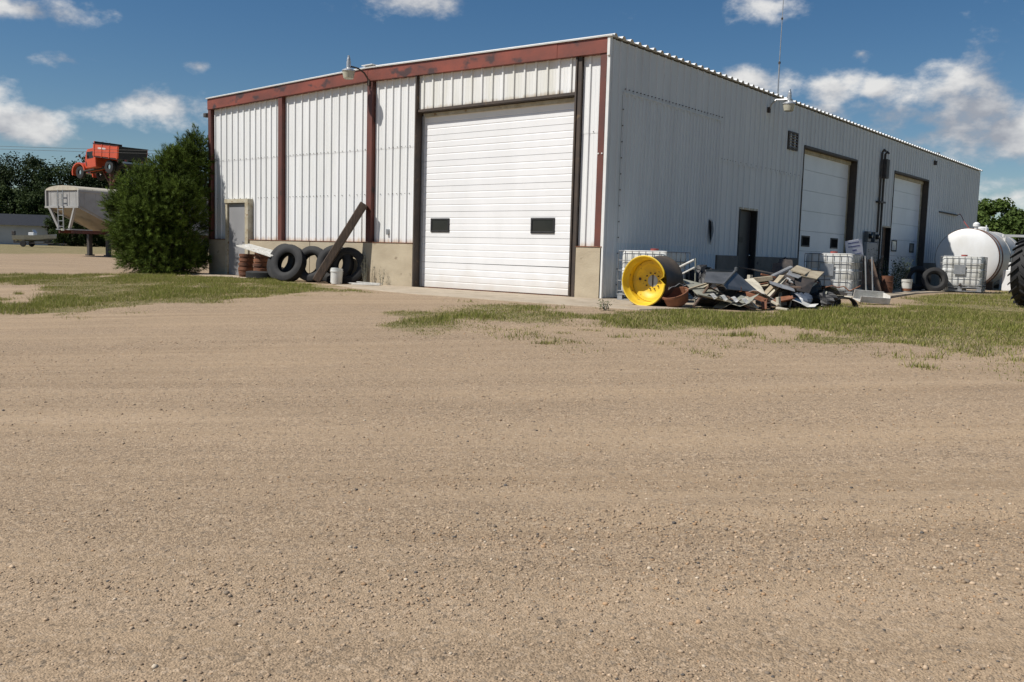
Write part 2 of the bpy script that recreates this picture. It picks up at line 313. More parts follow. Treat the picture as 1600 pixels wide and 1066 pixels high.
# ------------------------------------------------------------------ ground
PA = [(-17.4, -4.9), (-14.5, -3.5), (-12.7, -1.0), (-9.97, -1.05), (-6.5, -1.2), (-4.3, -3.3), (-4.0, -5.13), (-4.3, -6.3), (-5.7, -6.5), (-4.5, -8.1), (-5.2, -9.0), (-6.3, -9.2), (-12, -10.5), (-20, -9)]
PAH = [(-13.0, -6.6), (-12.1, -6.1), (-8.7, -7.1), (-7.6, -8.2), (-8.0, -8.5), (-12, -9)]
PB = [(0.5, -5.96), (-0.26, -4.2), (0.17, -3.35), (2.43, -3.35), (2.9, -1.5), (3.4, -1.0), (4.1, -0.5), (4.3, 2.0), (4.3, 4.19), (3.1, 10.0), (3.2, 14.4), (4.4, 21.9), (9, 30), (30, 30), (30, -3), (14, -3.6), (9.4, -4.0), (8.58, -4.4), (7.32, -4.7), (6.12, -4.6), (5.05, -4.2), (3.9, -4.75), (2.86, -5.15), (2.27, -6.1), (1.37, -6.5)]
PFAR = [(-400, 300), (-300, -200), (-40.5, -1.0), (-36.5, 3.5), (-39, 9.4), (-33, 14), (-16, 25), (-16, 60), (-50, 300)]
PBACK = [(4.4, 21.9), (3, 33), (-30, 40), (-60, 300), (300, 300), (300, -2), (30, -2), (28, 25)]
def grass_amt(x, y):
    n = fbm(x*1.1+3, y*1.1+9, 4)-0.5; n2 = fbm(x*0.35, y*0.35+30, 3)-0.5
    a = np.minimum(polydist(x, y, PA), -polydist(x, y, PAH)+0.1)
    b = polydist(x, y, PB)
    v = np.maximum(ss((np.minimum(a, 1.2)+0.1+n*3.4+n2*1.6)/0.9), ss((np.minimum(b, 1.3)+0.45+n*3.2+n2*1.1)/1.0))
    v = np.maximum(v, ss((polydist(x, y, PFAR)+n2*3)/1.2)); v = np.maximum(v, ss((polydist(x, y, PBACK)+n)/1.2))
    return v
def axis(segs):
    out = []
    for a, b, s in segs: out += list(np.arange(a, b, s))
    return np.array(out+[segs[-1][1]])
gx = axis([(-1500, -300, 200), (-300, -60, 20), (-60, -20, 2.0), (-20, -6, .35), (-6, 14, .13), (14, 30, .8), (30, 100, 7), (100, 300, 40), (300, 1500, 200)])
gy = axis([(-600, -100, 100), (-100, -20, 8), (-20, -16, .5), (-16, -2, .13), (-2, 30, .35), (30, 60, 3), (60, 300, 20), (300, 2000, 250)])
GX, GY = np.meshgrid(gx, gy, indexing='ij')
sx = GX*0.77+GY*0.64; sy = -GX*0.64+GY*0.77               # along / across the wheel tracks
yard = ss((-GY-2.8)/2)*ss((16-GX)/4)*ss((GX+20)/6)*ss((GY+30)/6)
GZ = gz(GX, GY) + yard*((fbm(sx*.12, sy*1.6, 4)-.5)*.05 + (fbm(GX*2.2, GY*2.2, 3)-.5)*.010)
inb = (GX > -14.3) & (GX < -.3) & (GY > .3) & (GY < 30.5)
GZ = np.where(inb, -0.1, GZ)
ni, nj = GX.shape; idx = np.arange(ni*nj).reshape(ni, nj)
q = np.stack([idx[:-1, :-1], idx[1:, :-1], idx[1:, 1:], idx[:-1, 1:]], -1).reshape(-1, 4)
tri = np.concatenate([q[:, [0, 1, 2]], q[:, [0, 2, 3]]])
gm = bpy.data.materials.new('gravel_yard'); gm.use_nodes = True; N, L = gm.node_tree.nodes, gm.node_tree.links; B = N['Principled BSDF']; B.inputs['Roughness'].default_value = .9; B.inputs['Specular IOR Level'].default_value = .2
def nd(t, **k):
    n = N.new(t)
    for a, b in k.items():
        if a in n.inputs: n.inputs[a].default_value = b
        else: setattr(n, a, b)
    return n
geo = nd('ShaderNodeNewGeometry'); mrot = nd('ShaderNodeMapping'); mrot.vector_type = 'TEXTURE'; mrot.inputs['Rotation'].default_value = (0, 0, R(39.7)); mrot.inputs['Scale'].default_value = (1/.14, 1/1.2, 1); L.new(geo.outputs['Position'], mrot.inputs[0])
def noise(vec, scale, detail=5, rough=.6):
    n = nd('ShaderNodeTexNoise', Scale=scale, Detail=detail, Roughness=rough); L.new(vec, n.inputs['Vector']); return n.outputs['Fac']
def rng_(v, a, b, c=0, d=1):
    n = nd('ShaderNodeMapRange'); L.new(v, n.inputs['Value'])
    for k, x in zip(('From Min', 'From Max', 'To Min', 'To Max'), (a, b, c, d)): n.inputs[k].default_value = x
    return n.outputs[0]
def mix(f, a, b, mode='MIX'):
    n = nd('ShaderNodeMix', data_type='RGBA', blend_type=mode)
    for k, s in (('Factor', f), ('A', a), ('B', b)):
        if isinstance(s, tuple): n.inputs[k].default_value = (*s, 1)
        elif isinstance(s, (int, float)): n.inputs[k].default_value = s
        else: L.new(s, n.inputs[k])
    return n.outputs['Result']
P = geo.outputs['Position']
tracks = noise(mrot.outputs[0], 1.0, 5, .55)
base = mix(rng_(tracks, .36, .64), (0.385, 0.282, 0.180), (0.252, 0.182, 0.115))
base = mix(rng_(noise(P, .45, 4), .42, .66, 0, .55), base, (0.42, 0.305, 0.195))
mst = nd('ShaderNodeMapping'); mst.vector_type = 'TEXTURE'; mst.inputs['Rotation'].default_value = (0, 0, R(38.0)); mst.inputs['Scale'].default_value = (1/.12, 1/4.0, 1); L.new(P, mst.inputs[0])
fine = noise(mst.outputs[0], 1.0, 4, .6)                   # thin lines left by wheels
base = mix(rng_(fine, .50, .66, 0, .5), base, (0.215, 0.148, 0.088))
base = mix(rng_(fine, .46, .34, 0, .45), base, (0.43, 0.32, 0.215))
vor = nd('ShaderNodeTexVoronoi', Scale=95.0); L.new(P, vor.inputs['Vector'])
vsep = nd('ShaderNodeSeparateColor'); L.new(vor.outputs['Color'], vsep.inputs[0])
vor2 = nd('ShaderNodeTexVoronoi', Scale=48.0); L.new(P, vor2.inputs['Vector'])
vsep2 = nd('ShaderNodeSeparateColor'); L.new(vor2.outputs['Color'], vsep2.inputs[0])
loose = rng_(tracks, .40, .58)                            # where loose stones lie between the wheel tracks
stone = mix(vsep.outputs[0], (0.135, 0.098, 0.064), (0.52, 0.385, 0.255))
base = mix(rng_(loose, 0, 1, .28, .62), base, stone)
stone2 = mix(vsep2.outputs[1], (0.10, 0.082, 0.062), (0.52, 0.40, 0.28))
pick = rng_(vsep2.outputs[0], .78, .80, 0, .55)
base = mix(pick, base, stone2)
ga = nd('ShaderNodeAttribute', attribute_name='grass')
gcol = mix(rng_(noise(P, 2.2, 5), .35, .65), (0.165, 0.150, 0.060), (0.32, 0.245, 0.135))
gcol = mix(rng_(noise(P, 14, 3), .4, .7), gcol, (0.115, 0.118, 0.04))
gfac = rng_(ga.outputs['Fac'], .3, 1.0, 0, .8)
base = mix(gfac, base, gcol)
L.new(base, B.inputs['Base Color'])
hsum = nd('ShaderNodeMath', operation='ADD'); L.new(rng_(vor.outputs['Distance'], 0, .6, 1, 0), hsum.inputs[0])
h2 = nd('ShaderNodeMath', operation='MULTIPLY_ADD'); L.new(rng_(vor2.outputs['Distance'], 0, .6, 1, 0), h2.inputs[0]); L.new(pick, h2.inputs[1]); L.new(rng_(noise(P, 22, 6, .7), .2, .8, 0, 1.6), h2.inputs[2]); L.new(h2.outputs[0], hsum.inputs[1])
bmp = nd('ShaderNodeBump', Strength=.55, Distance=.010); L.new(hsum.outputs[0], bmp.inputs['Height']); L.new(bmp.outputs[0], B.inputs['Normal'])
gme = np_mesh('ground', np.stack([GX, GY, GZ], -1).reshape(-1, 3), tri, gm)
at = gme.attributes.new('grass', 'FLOAT', 'POINT'); at.data.foreach_set('value', grass_amt(GX.ravel(), GY.ravel()).astype(np.float32))
for p in gme.polygons: p.use_smooth = True
put('ground', gme, kind='structure')
from bisect import bisect_right
def gzv(x, y):
    """height on the built ground sheet (bilinear)"""
    i = np.clip(np.searchsorted(gx, x, side='right')-1, 0, ni-2); j = np.clip(np.searchsorted(gy, y, side='right')-1, 0, nj-2)
    fx = (x-gx[i])/(gx[i+1]-gx[i]); fy = (y-gy[j])/(gy[j+1]-gy[j])
    return (GZ[i, j]*(1-fx)+GZ[i+1, j]*fx)*(1-fy)+(GZ[i, j+1]*(1-fx)+GZ[i+1, j+1]*fx)*fy

# concrete apron slabs
sl = MB(); outl = [(-6.9, -0.08), (-6.9, -1.3), (-5.4, -2.0), (-3.0, -2.55), (-0.8, -2.62), (1.3, -2.6), (2.5, -2.5), (2.75, -1.6), (2.7, -0.3), (2.4, 4.9), (0.02, 4.9), (0.02, -0.08)]
sl.plate([(x, y, -0.10) for x, y in outl], 0.118, (0, 0, 1))
tag(sl.build('concrete_apron', m_slab, bevel=.012), kind='structure')
sl2 = MB().plate([(0.02, 4.95, -.1), (3.3, 7.0, -.1), (2.6, 12.9, -.1), (2.9, 21.8, -.1), (3.4, 31, -.1), (0.02, 31, -.1)], 0.175, (0, 0, 1))
tag(sl2.build('concrete_strip', m_slab, bevel=.012), kind='structure')
sl3 = MB().box(-14.4, -11.2, -.95, -0.08, -.1, .022); tag(sl3.build('door_step_slab', m_slab, bevel=.012), kind='structure')
# ------------------------------------------------------------------ the shop building
W, LEN, HE, HR = 14.55, 30.9, 5.29, 5.43
bld = empty('metal_shop_building', (-W/2, 0, 0), label='long white ribbed steel shop with red trim and big white overhead doors', cat='building')
Mi = Matrix.Translation((W/2, 0, 0))
def bpart(mb, name, m, parent=None, **k):
    o = mb.build(name, m, parent or bld, **k)
    if parent is None: o.location = (W/2, 0, 0)
    return o
def roofz(x): return HE + (HR-HE)*(1-abs(x+W/2)/(W/2))
def ribs(a0, a1, pitch=0.3, rw=0.075, tw=0.04, h=0.032, off=0.0, minor=True):
    """(position, height) pairs of a ribbed sheet between a0 and a1"""
    pts = [(a0, 0.0)]; k = math.ceil((a0-off)/pitch-1e-6)
    while True:
        c = off+k*pitch; k += 1
        if c > a1-rw/2+1e-6: break
        if c-rw/2 < a0-1e-6: continue
        pts += [(c-rw/2, 0), (c-tw/2, h), (c+tw/2, h), (c+rw/2, 0)]
        if minor:
            for q in (.33, .66):
                e = c+rw/2+(pitch-rw)*q
                if e+.02 < a1: pts += [(e-.012, 0), (e, .004), (e+.012, 0)]
    pts.append((a1, 0.0)); return pts
def sheet_front(x0, x1, z0, z1, y=0.13, ztop=None, off=0.0):
    nr_ = max(1, round((x1-x0)/.3)); pt = (x1-x0)/nr_
    mb = MB(); pr = ribs(x0, x1, pitch=pt, off=x0+pt/2); n = len(pr)
    vs = [(x, y-h, z0) for x, h in pr]+[(x, y-h, (ztop(x) if ztop else z1)) for x, h in pr]
    return mb.add(vs, [(i, i+1, n+i+1, n+i) for i in range(n-1)])
def sheet_side(y0, y1, z0, z1, x=0.0, pitch=0.3, h=0.028, sgn=1, off=0.0, rw=.075, tw=.04, minor=True):
    nr_ = max(1, round((y1-y0)/pitch)); pt = (y1-y0)/nr_
    mb = MB(); pr = ribs(y0, y1, pitch=pt, h=h, off=y0+pt/2, rw=rw, tw=tw, minor=minor); n = len(pr)
    vs = [(x+sgn*hh, yy, z0) for yy, hh in pr]+[(x+sgn*hh, yy, z1) for yy, hh in pr]
    return mb.add(vs, [(i, i+1, n+i+1, n+i) for i in range(n-1)])
# unseen core added to close the shell and block light
bpart(MB().box(-14.35, -.40, .42, 30.6, -.1, 5.2), 'light_block_core', m_dk)
# concrete stem wall, poured in lengths
for x0, x1 in ((-14.55, -13.62), (-12.42, -9.6), (-9.585, -5.57), (-.66, -.002)):
    bpart(MB().box(x0, x1, 0.0, .40, -.1, 1.07), 'concrete_wall', m_conc, bevel=.012)
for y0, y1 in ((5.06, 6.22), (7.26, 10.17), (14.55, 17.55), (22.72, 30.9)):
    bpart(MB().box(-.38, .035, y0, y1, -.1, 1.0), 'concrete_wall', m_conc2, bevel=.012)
# flashing on the stem wall
for x0, x1 in ((-14.55, -13.62), (-12.42, -5.57), (-.66, -.002)):
    bpart(MB().box(x0, x1, -.012, .13, 1.072, 1.088), 'base_flashing', m_rustl)
# front sheets: two tiers, the upper lapped over the lower
def front_bay(x0, x1, n, zlow=1.09, tier=3.42):
    w = (x1-x0)/n
    for i in range(n):
        a, b = x0+i*w, x0+(i+1)*w
        bpart(sheet_front(a, b, zlow if not callable(zlow) else zlow(a, b), tier+.02, .133, off=x0), 'wall_sheet', m_front)
        bpart(sheet_front(a, b, tier, 0, .128, ztop=lambda x: roofz(x)-.25, off=x0), 'wall_sheet', m_front)
front_bay(-14.5, -13.62, 1)
w_ = 1.2  # over the small door
bpart(sheet_front(-13.62, -12.42, 2.26, 3.44, .133, off=-14.5), 'wall_sheet', m_front); bpart(sheet_front(-13.62, -12.42, 3.42, 0, .128, ztop=lambda x: roofz(x)-.25, off=-14.5), 'wall_sheet', m_front)
front_bay(-12.42, -10.9, 2); front_bay(-10.9, -7.15, 4); front_bay(-7.15, -5.55, 2); front_bay(-.70, -.01, 1)
for i in range(5):
    a = -5.53+i*(4.69/5); bpart(sheet_front(a, a+4.69/5, 4.27, 0, .10, ztop=lambda x: roofz(x)-.25, off=-5.35), 'header_sheet', m_head)
# screw heads along the lap
sc = MB()
for x in np.arange(-14.4, -5.6, .15):
    if -13.62 < x < -12.42 and False: continue
    for z in (3.45, 2.3): sc.box(x-.007, x+.007, .108, .13, z-.007, z+.007)
for x in np.arange(-.55, -.1, .15): sc.box(x-.007, x+.007, .108, .13, 3.443, 3.457)
bpart(sc, 'sheet_screws', m_dk, kind='stuff')
# side sheets
m_side_n = 34
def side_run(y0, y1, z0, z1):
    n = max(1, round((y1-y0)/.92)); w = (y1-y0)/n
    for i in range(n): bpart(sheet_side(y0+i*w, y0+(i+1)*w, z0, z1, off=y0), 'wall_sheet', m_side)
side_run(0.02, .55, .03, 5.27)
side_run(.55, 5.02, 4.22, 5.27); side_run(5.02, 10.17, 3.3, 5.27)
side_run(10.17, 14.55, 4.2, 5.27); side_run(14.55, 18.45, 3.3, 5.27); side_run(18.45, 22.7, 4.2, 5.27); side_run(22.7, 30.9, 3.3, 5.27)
def low_run(y0, y1, z0):
    n = max(1, round((y1-y0)/.92)); w = (y1-y0)/n
    for i in range(n): bpart(sheet_side(y0+i*w, y0+(i+1)*w, z0, 3.32, x=-.006, off=y0), 'wall_sheet', m_side)
low_run(5.02, 6.22, 1.0); low_run(6.22, 7.26, 2.2); low_run(7.26, 10.17, 1.0); low_run(14.55, 17.55, 1.0); low_run(17.55, 18.45, 2.25); low_run(22.7, 30.9, 1.0)
# sheeted-over opening near the corner: finer ribs, proud of the wall
n = 5; w = (5.015-.55)/n
for i in range(n):
    bpart(sheet_side(.55+i*w, .55+(i+1)*w, 1.18 if i < 4 else 1.02, 4.28, x=.006, pitch=.15, h=.02, rw=.05, tw=.03, minor=False), 'patch_sheet', m_patch)
    bpart(sheet_side(.55+i*w, .55+(i+1)*w, .03, 1.19, x=.003, pitch=.15, h=.02, rw=.05, tw=.03, minor=False), 'low_patch_sheet', m_patchlow)
bpart(MB().beam((.03, .55, 4.285), (.03, 4.95, 4.27), .006, .025), 'patch_flashing', m_side)
sc = MB()
for y in np.arange(.6, 4.95, .15): sc.box(.02, .05, y-.009, y+.009, 4.34, 4.357)
for z in np.arange(.3, 4.2, .33): sc.box(.02, .04, .545, .56, z-.012, z+.012)
for y in np.arange(5.1, 10.1, .15): sc.box(.0, .012, y-.008, y+.008, 3.36, 3.375)
bpart(sc, 'sheet_screws', m_dk, kind='stuff')
# torn, curled flap in the patched sheet
fl = MB(); seg = 10
A = [(.034+.16*math.sin(math.pi*t)*(1-.2*t), 4.62-.10*math.sin(math.pi*t), 1.88-.62*t) for t in np.linspace(0, 1, seg)]
Bq = [(.036, 4.66, 1.88-.62*t) for t in np.linspace(0, 1, seg)]
fl.add(A+Bq, [(i, i+1, seg+i+1, seg+i) for i in range(seg-1)]); bpart(fl, 'torn_sheet_flap', m_side)
hole = MB().plate([(.037, 4.52, 1.86), (.037, 4.64, 1.80), (.037, 4.67, 1.45), (.037, 4.66, 1.24), (.037, 4.60, 1.40)], .004, (1, 0, 0)); bpart(hole, 'torn_sheet_gap', m_blackpl)
bpart(MB().box(-6.62, -6.54, .07, .13, 1.28, 1.42), 'outlet_box', m_galv, bevel=.008)
# left and rear walls
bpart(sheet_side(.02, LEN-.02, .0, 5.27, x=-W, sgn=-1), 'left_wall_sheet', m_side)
rb = MB(); pr = ribs(-W, 0); n = len(pr); rb.add([(x, LEN+h, 0) for x, h in pr]+[(x, LEN+h, roofz(x)) for x, h in pr], [(i, i+1, n+i+1, n+i) for i in range(n-1)])
bpart(rb, 'rear_wall_sheet', m_side)
# red fascia along the low gable, in lengths with lapped joints
def fas(x0, x1, y0, th=.31):
    mb = MB(); zs = lambda x: roofz(x)+.0
    p = [(x0, zs(x0)-th), (x1, zs(x1)-th), (x1, zs(x1)), (x0, zs(x0))]
    return mb.add([(x, y0, z) for x, z in p]+[(x, y0+.16, z) for x, z in p], [(0,1,2,3), (7,6,5,4), (0,4,5,1), (1,5,6,2), (2,6,7,3), (3,7,4,0)])
for x0, x1, dy in ((-14.57, -11.0, -.02), (-11.0, -W/2, -.026), (-W/2, -3.9, -.02), (-3.9, -1.3, -.028), (-1.3, -.03, -.022)):
    bpart(fas(x0, x1, dy), 'fascia', m_red, bevel=.006)
for s0, s1 in ((-14.6, -W/2), (-W/2, .10)):
    bpart(MB().beam((s0, -.005, roofz(max(s0, -W))+.018), (s1, -.005, roofz(min(s1, 0))+.018), .10, .03), 'rake_trim', m_trimw)
bpart(MB().box(-.028, .035, -.03, .06, HE-.36, HE+.0), 'rake_end_cap', m_trimw)
# red posts
for x0, x1 in ((-14.56, -14.42), (-11.04, -10.87), (-7.31, -7.12), (-.20, -.045)):
    mb = MB(); zt = roofz((x0+x1)/2)-.30
    mb.box(x0, x1, 0, .022, 1.09, zt).box(x0, x1, .115, .13, 1.09, zt).box((x0+x1)/2-.02, x1-.008, .022, .115, 1.09, zt)
    o = bpart(mb, 'post', m_redpost)
bpart(MB().box(-.04, .03, .0, .05, .02, HE-.33), 'corner_trim', m_trimw); 
b2 = MB()
for z in (2.98,):
    for x in (-.17, -.08): b2.lathe([(0, 0), (.016, 0), (.016, .012), (0, .014)], 8, Matrix.Translation((x, -.004, z)) @ Matrix.Rotation(R(90), 4, 'X'))
bpart(b2, 'post_bolts', m_trimw, kind='stuff')
# roof sheets, ribs running from ridge to eave
nr = 34; wr = (LEN+.12)/nr
def roof_mesh(side):
    mb = MB(); pr = ribs(0, wr, pitch=wr/3, rw=.15, tw=.06, h=.055, off=wr/6, minor=False); n = len(pr)
    xe = .09 if side > 0 else -W-.09; ze = HE-.002+.02
    vs = [(-W/2, y, HR+.022+h) for y, h in pr]+[(xe, y, ze+h) for y, h in pr]
    mb.add(vs, [(i, i+1, n+i+1, n+i) for i in range(n-1)]); return mb.mesh('roof_sheet', m_roof)
for side in (1, -1):
    me = roof_mesh(side)
    for i in range(nr): put('roof_sheet', me, bld, (W/2, -.06+i*wr, 0))
bpart(MB().beam((-W/2, -.06, HR+.085), (-W/2, LEN+.05, HR+.085), .4, .02), 'ridge_cap', m_roof)

# overhead doors
def sect_mesh(wid, h, depth=.05, grooves=4, m=m_door, gd=.009):
    """one horizontal door section: pressed lines across its face, local x along the door, y out of the wall"""
    pr = [(depth*.0, 0), (-.0, .004)]
    zs = [h*k/grooves for k in range(1, grooves)]
    prof = [(0, .004)]
    for z in zs: prof += [(0, z-.016), (gd, z-.005), (gd, z+.005), (0, z+.016)]
    prof += [(0, h-.004)]
    mb = MB(); n = len(prof)
    full = prof+[(depth, h-.004), (depth, .004)]; k = len(full)
    vs = [(0, y, z) for y, z in full]+[(wid, y, z) for y, z in full]
    mb.add(vs, [(i, (i+1) % k, (i+1) % k+k, i+k) for i in range(k)]+[tuple(range(k)), tuple(range(k, 2*k))[::-1]])
    return mb.mesh('door_section', m)
def overhead(x, y, wid, hgt, nsec, rotz, mface, grooves, wins, hz, panes=None):
    d = empty('overhead_door', (x+W/2, y, 0.02), (0, 0, rotz)); d.parent = bld
    me = sect_mesh(wid, hgt/nsec, grooves=grooves, m=mface, gd=.0065 if grooves > 2 else .006)
    for i in range(nsec):
        s = put('door_section', me, d, (0, 0, i*hgt/nsec))
        if i == 0 and rotz == 0: s.rotation_euler = (0, R(.12), 0)
    for k, (a, b, z0, z1) in enumerate(wins):
        f = MB(); t = .045
        f.box(a, b, -.022, .01, z0, z0+t).box(a, b, -.022, .01, z1-t, z1).box(a, a+t, -.022, .01, z0+t, z1-t).box(b-t, b, -.022, .01, z0+t, z1-t)
        w_o = f.build('window', m_blackpl, d, bevel=.006)
        MB().box(a+t, b-t, -.010, .0, z0+t, z1-t).build('pane', (panes or [m_glass]*9)[k], w_o)
    MB().box(0, wid, .0, .05, -.035, .006).build('bottom_seal', m_rust if rotz == 0 else m_dk, d)
    return d
overhead(-5.53, .25, 4.69, 4.27, 7, 0, m_door, 4, [(.33, .95, 1.34, 1.67), (3.45, 4.11, 1.33, 1.67)], 0)
overhead(-.22, 10.19, 4.34, 4.2, 7, R(90), m_door2, 1, [(.70, 1.32, 1.33, 1.66), (3.05, 3.67, 1.33, 1.66)], 0, [m_pane, m_pane])
overhead(-.24, 18.47, 4.22, 4.2, 7, R(90), m_door2, 1, [(.95, 1.55, 1.36, 1.78), (3.18, 3.72, 1.36, 1.72)], 0, [m_litglass, m_steel])
# steel jambs and headers round the openings
bpart(MB().box(-5.575, -5.535, .0, .30, .0, roofz(-5.5)-.26), 'jamb', m_brown)
bpart(MB().box(-5.53, -5.485, .20, .24, .02, 4.15), 'door_track', m_galv)
bpart(MB().box(-.84, -.80, .02, .30, .0, roofz(-.8)-.26).box(-.80, -.70, .05, .10, .0, roofz(-.8)-.26), 'jamb', m_brown)
bpart(MB().box(-5.53, -.84, .055, .24, 4.215, 4.262).box(-5.53, -.84, .045, .06, 4.225, 4.285), 'header', m_brown)
bpart(MB().box(-5.43, -.84, .19, .25, 4.12, 4.20), 'weather_strip', m_cream)
for y0, y1 in ((10.19, 14.53), (18.47, 22.69)):
    bpart(MB().box(-.30, .02, y0-.03, y0, 0, 4.24), 'jamb', m_brown); bpart(MB().box(-.30, .03, y1, y1+.04, 0, 4.24), 'jamb', m_brown)
    bpart(MB().box(-.25, -.20, y1-.09, y1-.005, .02, 4.1), 'door_track', m_cream)
    bpart(MB().box(-.30, .03, y0, y1, 4.19, 4.25), 'header', m_brown); bpart(MB().box(-.30, -.17, y0, y1, 4.08, 4.185), 'weather_strip', m_cream)
# front walk-in door
fd = empty('walk_in_door', (-13.02+W/2, 0, 0)); fd.parent = bld
f = MB().box(-.60, -.50, -.02, .16, 0, 2.16).box(.45, .60, -.05, .16, 0, 2.16).box(-.60, .60, -.05, .16, 2.16, 2.27); f.build('door_frame', m_cream, fd)
MB().box(-.495, .445, .035, .085, .02, 2.15).build('door_leaf', m_greydoor, fd, bevel=.006)
MB().lathe([(0, 0), (.025, 0), (.025, .02), (.012, .03), (.012, .06), (.03, .07), (.032, .09), (0, .105)], 12, Matrix.Translation((.37, .035, 1.0)) @ Matrix.Rotation(R(90), 4, 'X')).build('door_knob', m_chrome, fd, smooth=True)
# side walk-in doors
for y0, y1, mleaf in ((6.22, 7.26, m_dkdoor), (17.55, 18.43, m_brw)):
    sdoor = empty('walk_in_door', (W/2, y0, 0)); sdoor.parent = bld; w = y1-y0
    MB().box(-.30, .02, 0, .04, 0, 2.2).box(-.30, .03, w-.05, w, 0, 2.2).build('door_frame', m_blackpl, sdoor)
    MB().box(-.16, .02, 0, w, 2.2, 2.25).build('door_head', m_cream, sdoor)
    MB().box(-.19, -.14, .045, w-.055, .04, 2.19).build('door_leaf', mleaf, sdoor, bevel=.006)
    MB().lathe([(0, 0), (.025, 0), (.02, .04), (.03, .06), (0, .08)], 10, Matrix.Translation((-.14, w-.15, 1.02)) @ Matrix.Rotation(R(90), 4, 'Y')).build('door_knob', m_chrome, sdoor, smooth=True)
    if y0 < 7: MB().box(-.14, -.13, .3, .55, 1.35, 1.5).build('door_plate', m_blackpl, sdoor)
# louvre vent
lv = empty('louvre_vent', (W/2, 9.28, 4.26)); lv.parent = bld
MB().box(.0, .05, -.33, -.28, -.25, .25).box(.0, .05, .28, .33, -.25, .25).box(.0, .05, -.28, .28, -.25, -.2).box(.0, .05, -.28, .28, .2, .25).box(-.01, .008, -.28, .28, -.2, .2).build('frame', m_brown, lv)
for k in range(5):
    MB().beam((.035, -.28, -.16+k*.08), (.035, .28, -.16+k*.08), .05, .008, up=(.7, 0, .7)).build('slat', m_pipe, lv)
# wall pipe with a small stub, far end
bpart(MB().tube([(.05, 24.4, 3.1), (.05, 27.2, 3.1)], .03, 8), 'wall_pipe', m_dk)

# ------------------------------------------------------------------ yard lights
def yard_light(loc, out, label, side_arm):
    """out: direction away from the wall"""
    t = empty('yard_light', loc, label=label, cat='light', group='yard lights on the shop')
    o = Vector(out)
    prof = [(0, .30), (.035, .30), (.045, .27), (.045, .23), (.04, .225), (.055, .21), (.055, .06), (.10, .03), (.165, .0), (.17, -.03), (.165, -.035)]
    MB().lathe(prof, 20).build('housing', m_lampal, t, smooth=True)
    MB().lathe([(.155, -.03), (.15, -.08), (.125, -.20), (.10, -.215), (0, -.215)], 20).build('lens_bowl', m_lens, t, smooth=True)
    MB().lathe([(0, .36), (.028, .355), (.03, .30)], 12).build('photocell', m_lampal, t, smooth=True)
    arm = [Vector((0, 0, .10)), Vector((-o.x*.18, -o.y*.18, .10)), *side_arm]
    MB().tube(arm, .022, 8).build('arm', m_brown if o.y else m_galv, t, smooth=True)
    e = Vector(side_arm[-1]); MB().box(e.x-.035, e.x+.035, e.y-.035, e.y+.035, e.z-.07, e.z+.07).build('bracket', m_brown, t)
    return t
yard_light((-7.42, -.52, 5.32), (0, -1, 0), 'dusk to dawn lamp on curved arm above the red fascia joint', [(.06, .26, .08), (.15, .38, -.02), (.19, .46, -.15), (.2, .50, -.25)])
yard_light((.58, 7.6, 5.02), (1, 0, 0), 'dusk to dawn lamp on white arm at the side eave above louvre vent', [(-.35, -.02, .11), (-.46, -.04, .02), (-.53, -.04, -.14)])
fl_ = empty('floodlight', (.0, 23.2, 4.98), label='small dark floodlight under the far part of the side eave', cat='light')
MB().box(.02, .14, -.06, .06, -.10, .06).build('body', m_dk, fl_, bevel=.01); MB().tube([(.0, 0, .12), (.08, 0, .06)], .012, 6).build('bracket', m_dk, fl_)
ls = empty('corner_floodlight', (-14.62, .05, 4.83), label='small dark floodlight on the left end of the red fascia', cat='light')
MB().box(-.16, -.02, -.08, .06, -.06, .06).build('body', m_dk, ls, bevel=.01); MB().tube([(-.05, 0, .05), (.03, 0, .09)], .012, 6).build('bracket', m_dk, ls)
# antenna
an = empty('antenna_mast', (-.35, 8.95, 5.28), label='tall thin whip antenna rising above the side eave', cat='antenna')
MB().tube([(0, 0, 0), (.0, .0, 1.1)], .022, 8).build('mast', m_galv, an); MB().tube([(0, 0, 1.1), (.01, 0, 2.3), (.03, 0, 5.2)], [.012, .010, .006], 6).build('whip', m_pipe, an)
MB().lathe([(0, 0), (.035, .0), (.035, .06), (0, .06)], 8, Matrix.Translation((0, 0, 1.08))).build('clamp', m_dk, an); MB().lathe([(0, 0), (.03, .0), (.03, .05), (0, .05)], 8, Matrix.Translation((.008, 0, 2.28))).build('coil', m_dk, an)
MB().box(-.08, .08, -.08, .08, -.02, .03).build('base', m_galv, an)
# roof stub vent at far end
rvn = MB().lathe([(0, 0), (.05, 0), (.05, .25), (.09, .27), (.09, .33), (0, .36)], 12, Matrix.Translation((-.5, 25.6, HE+.02))); rvn.build('roof_vent', m_galv, smooth=True, label='short grey vent pipe on the far roof edge', cat='vent')
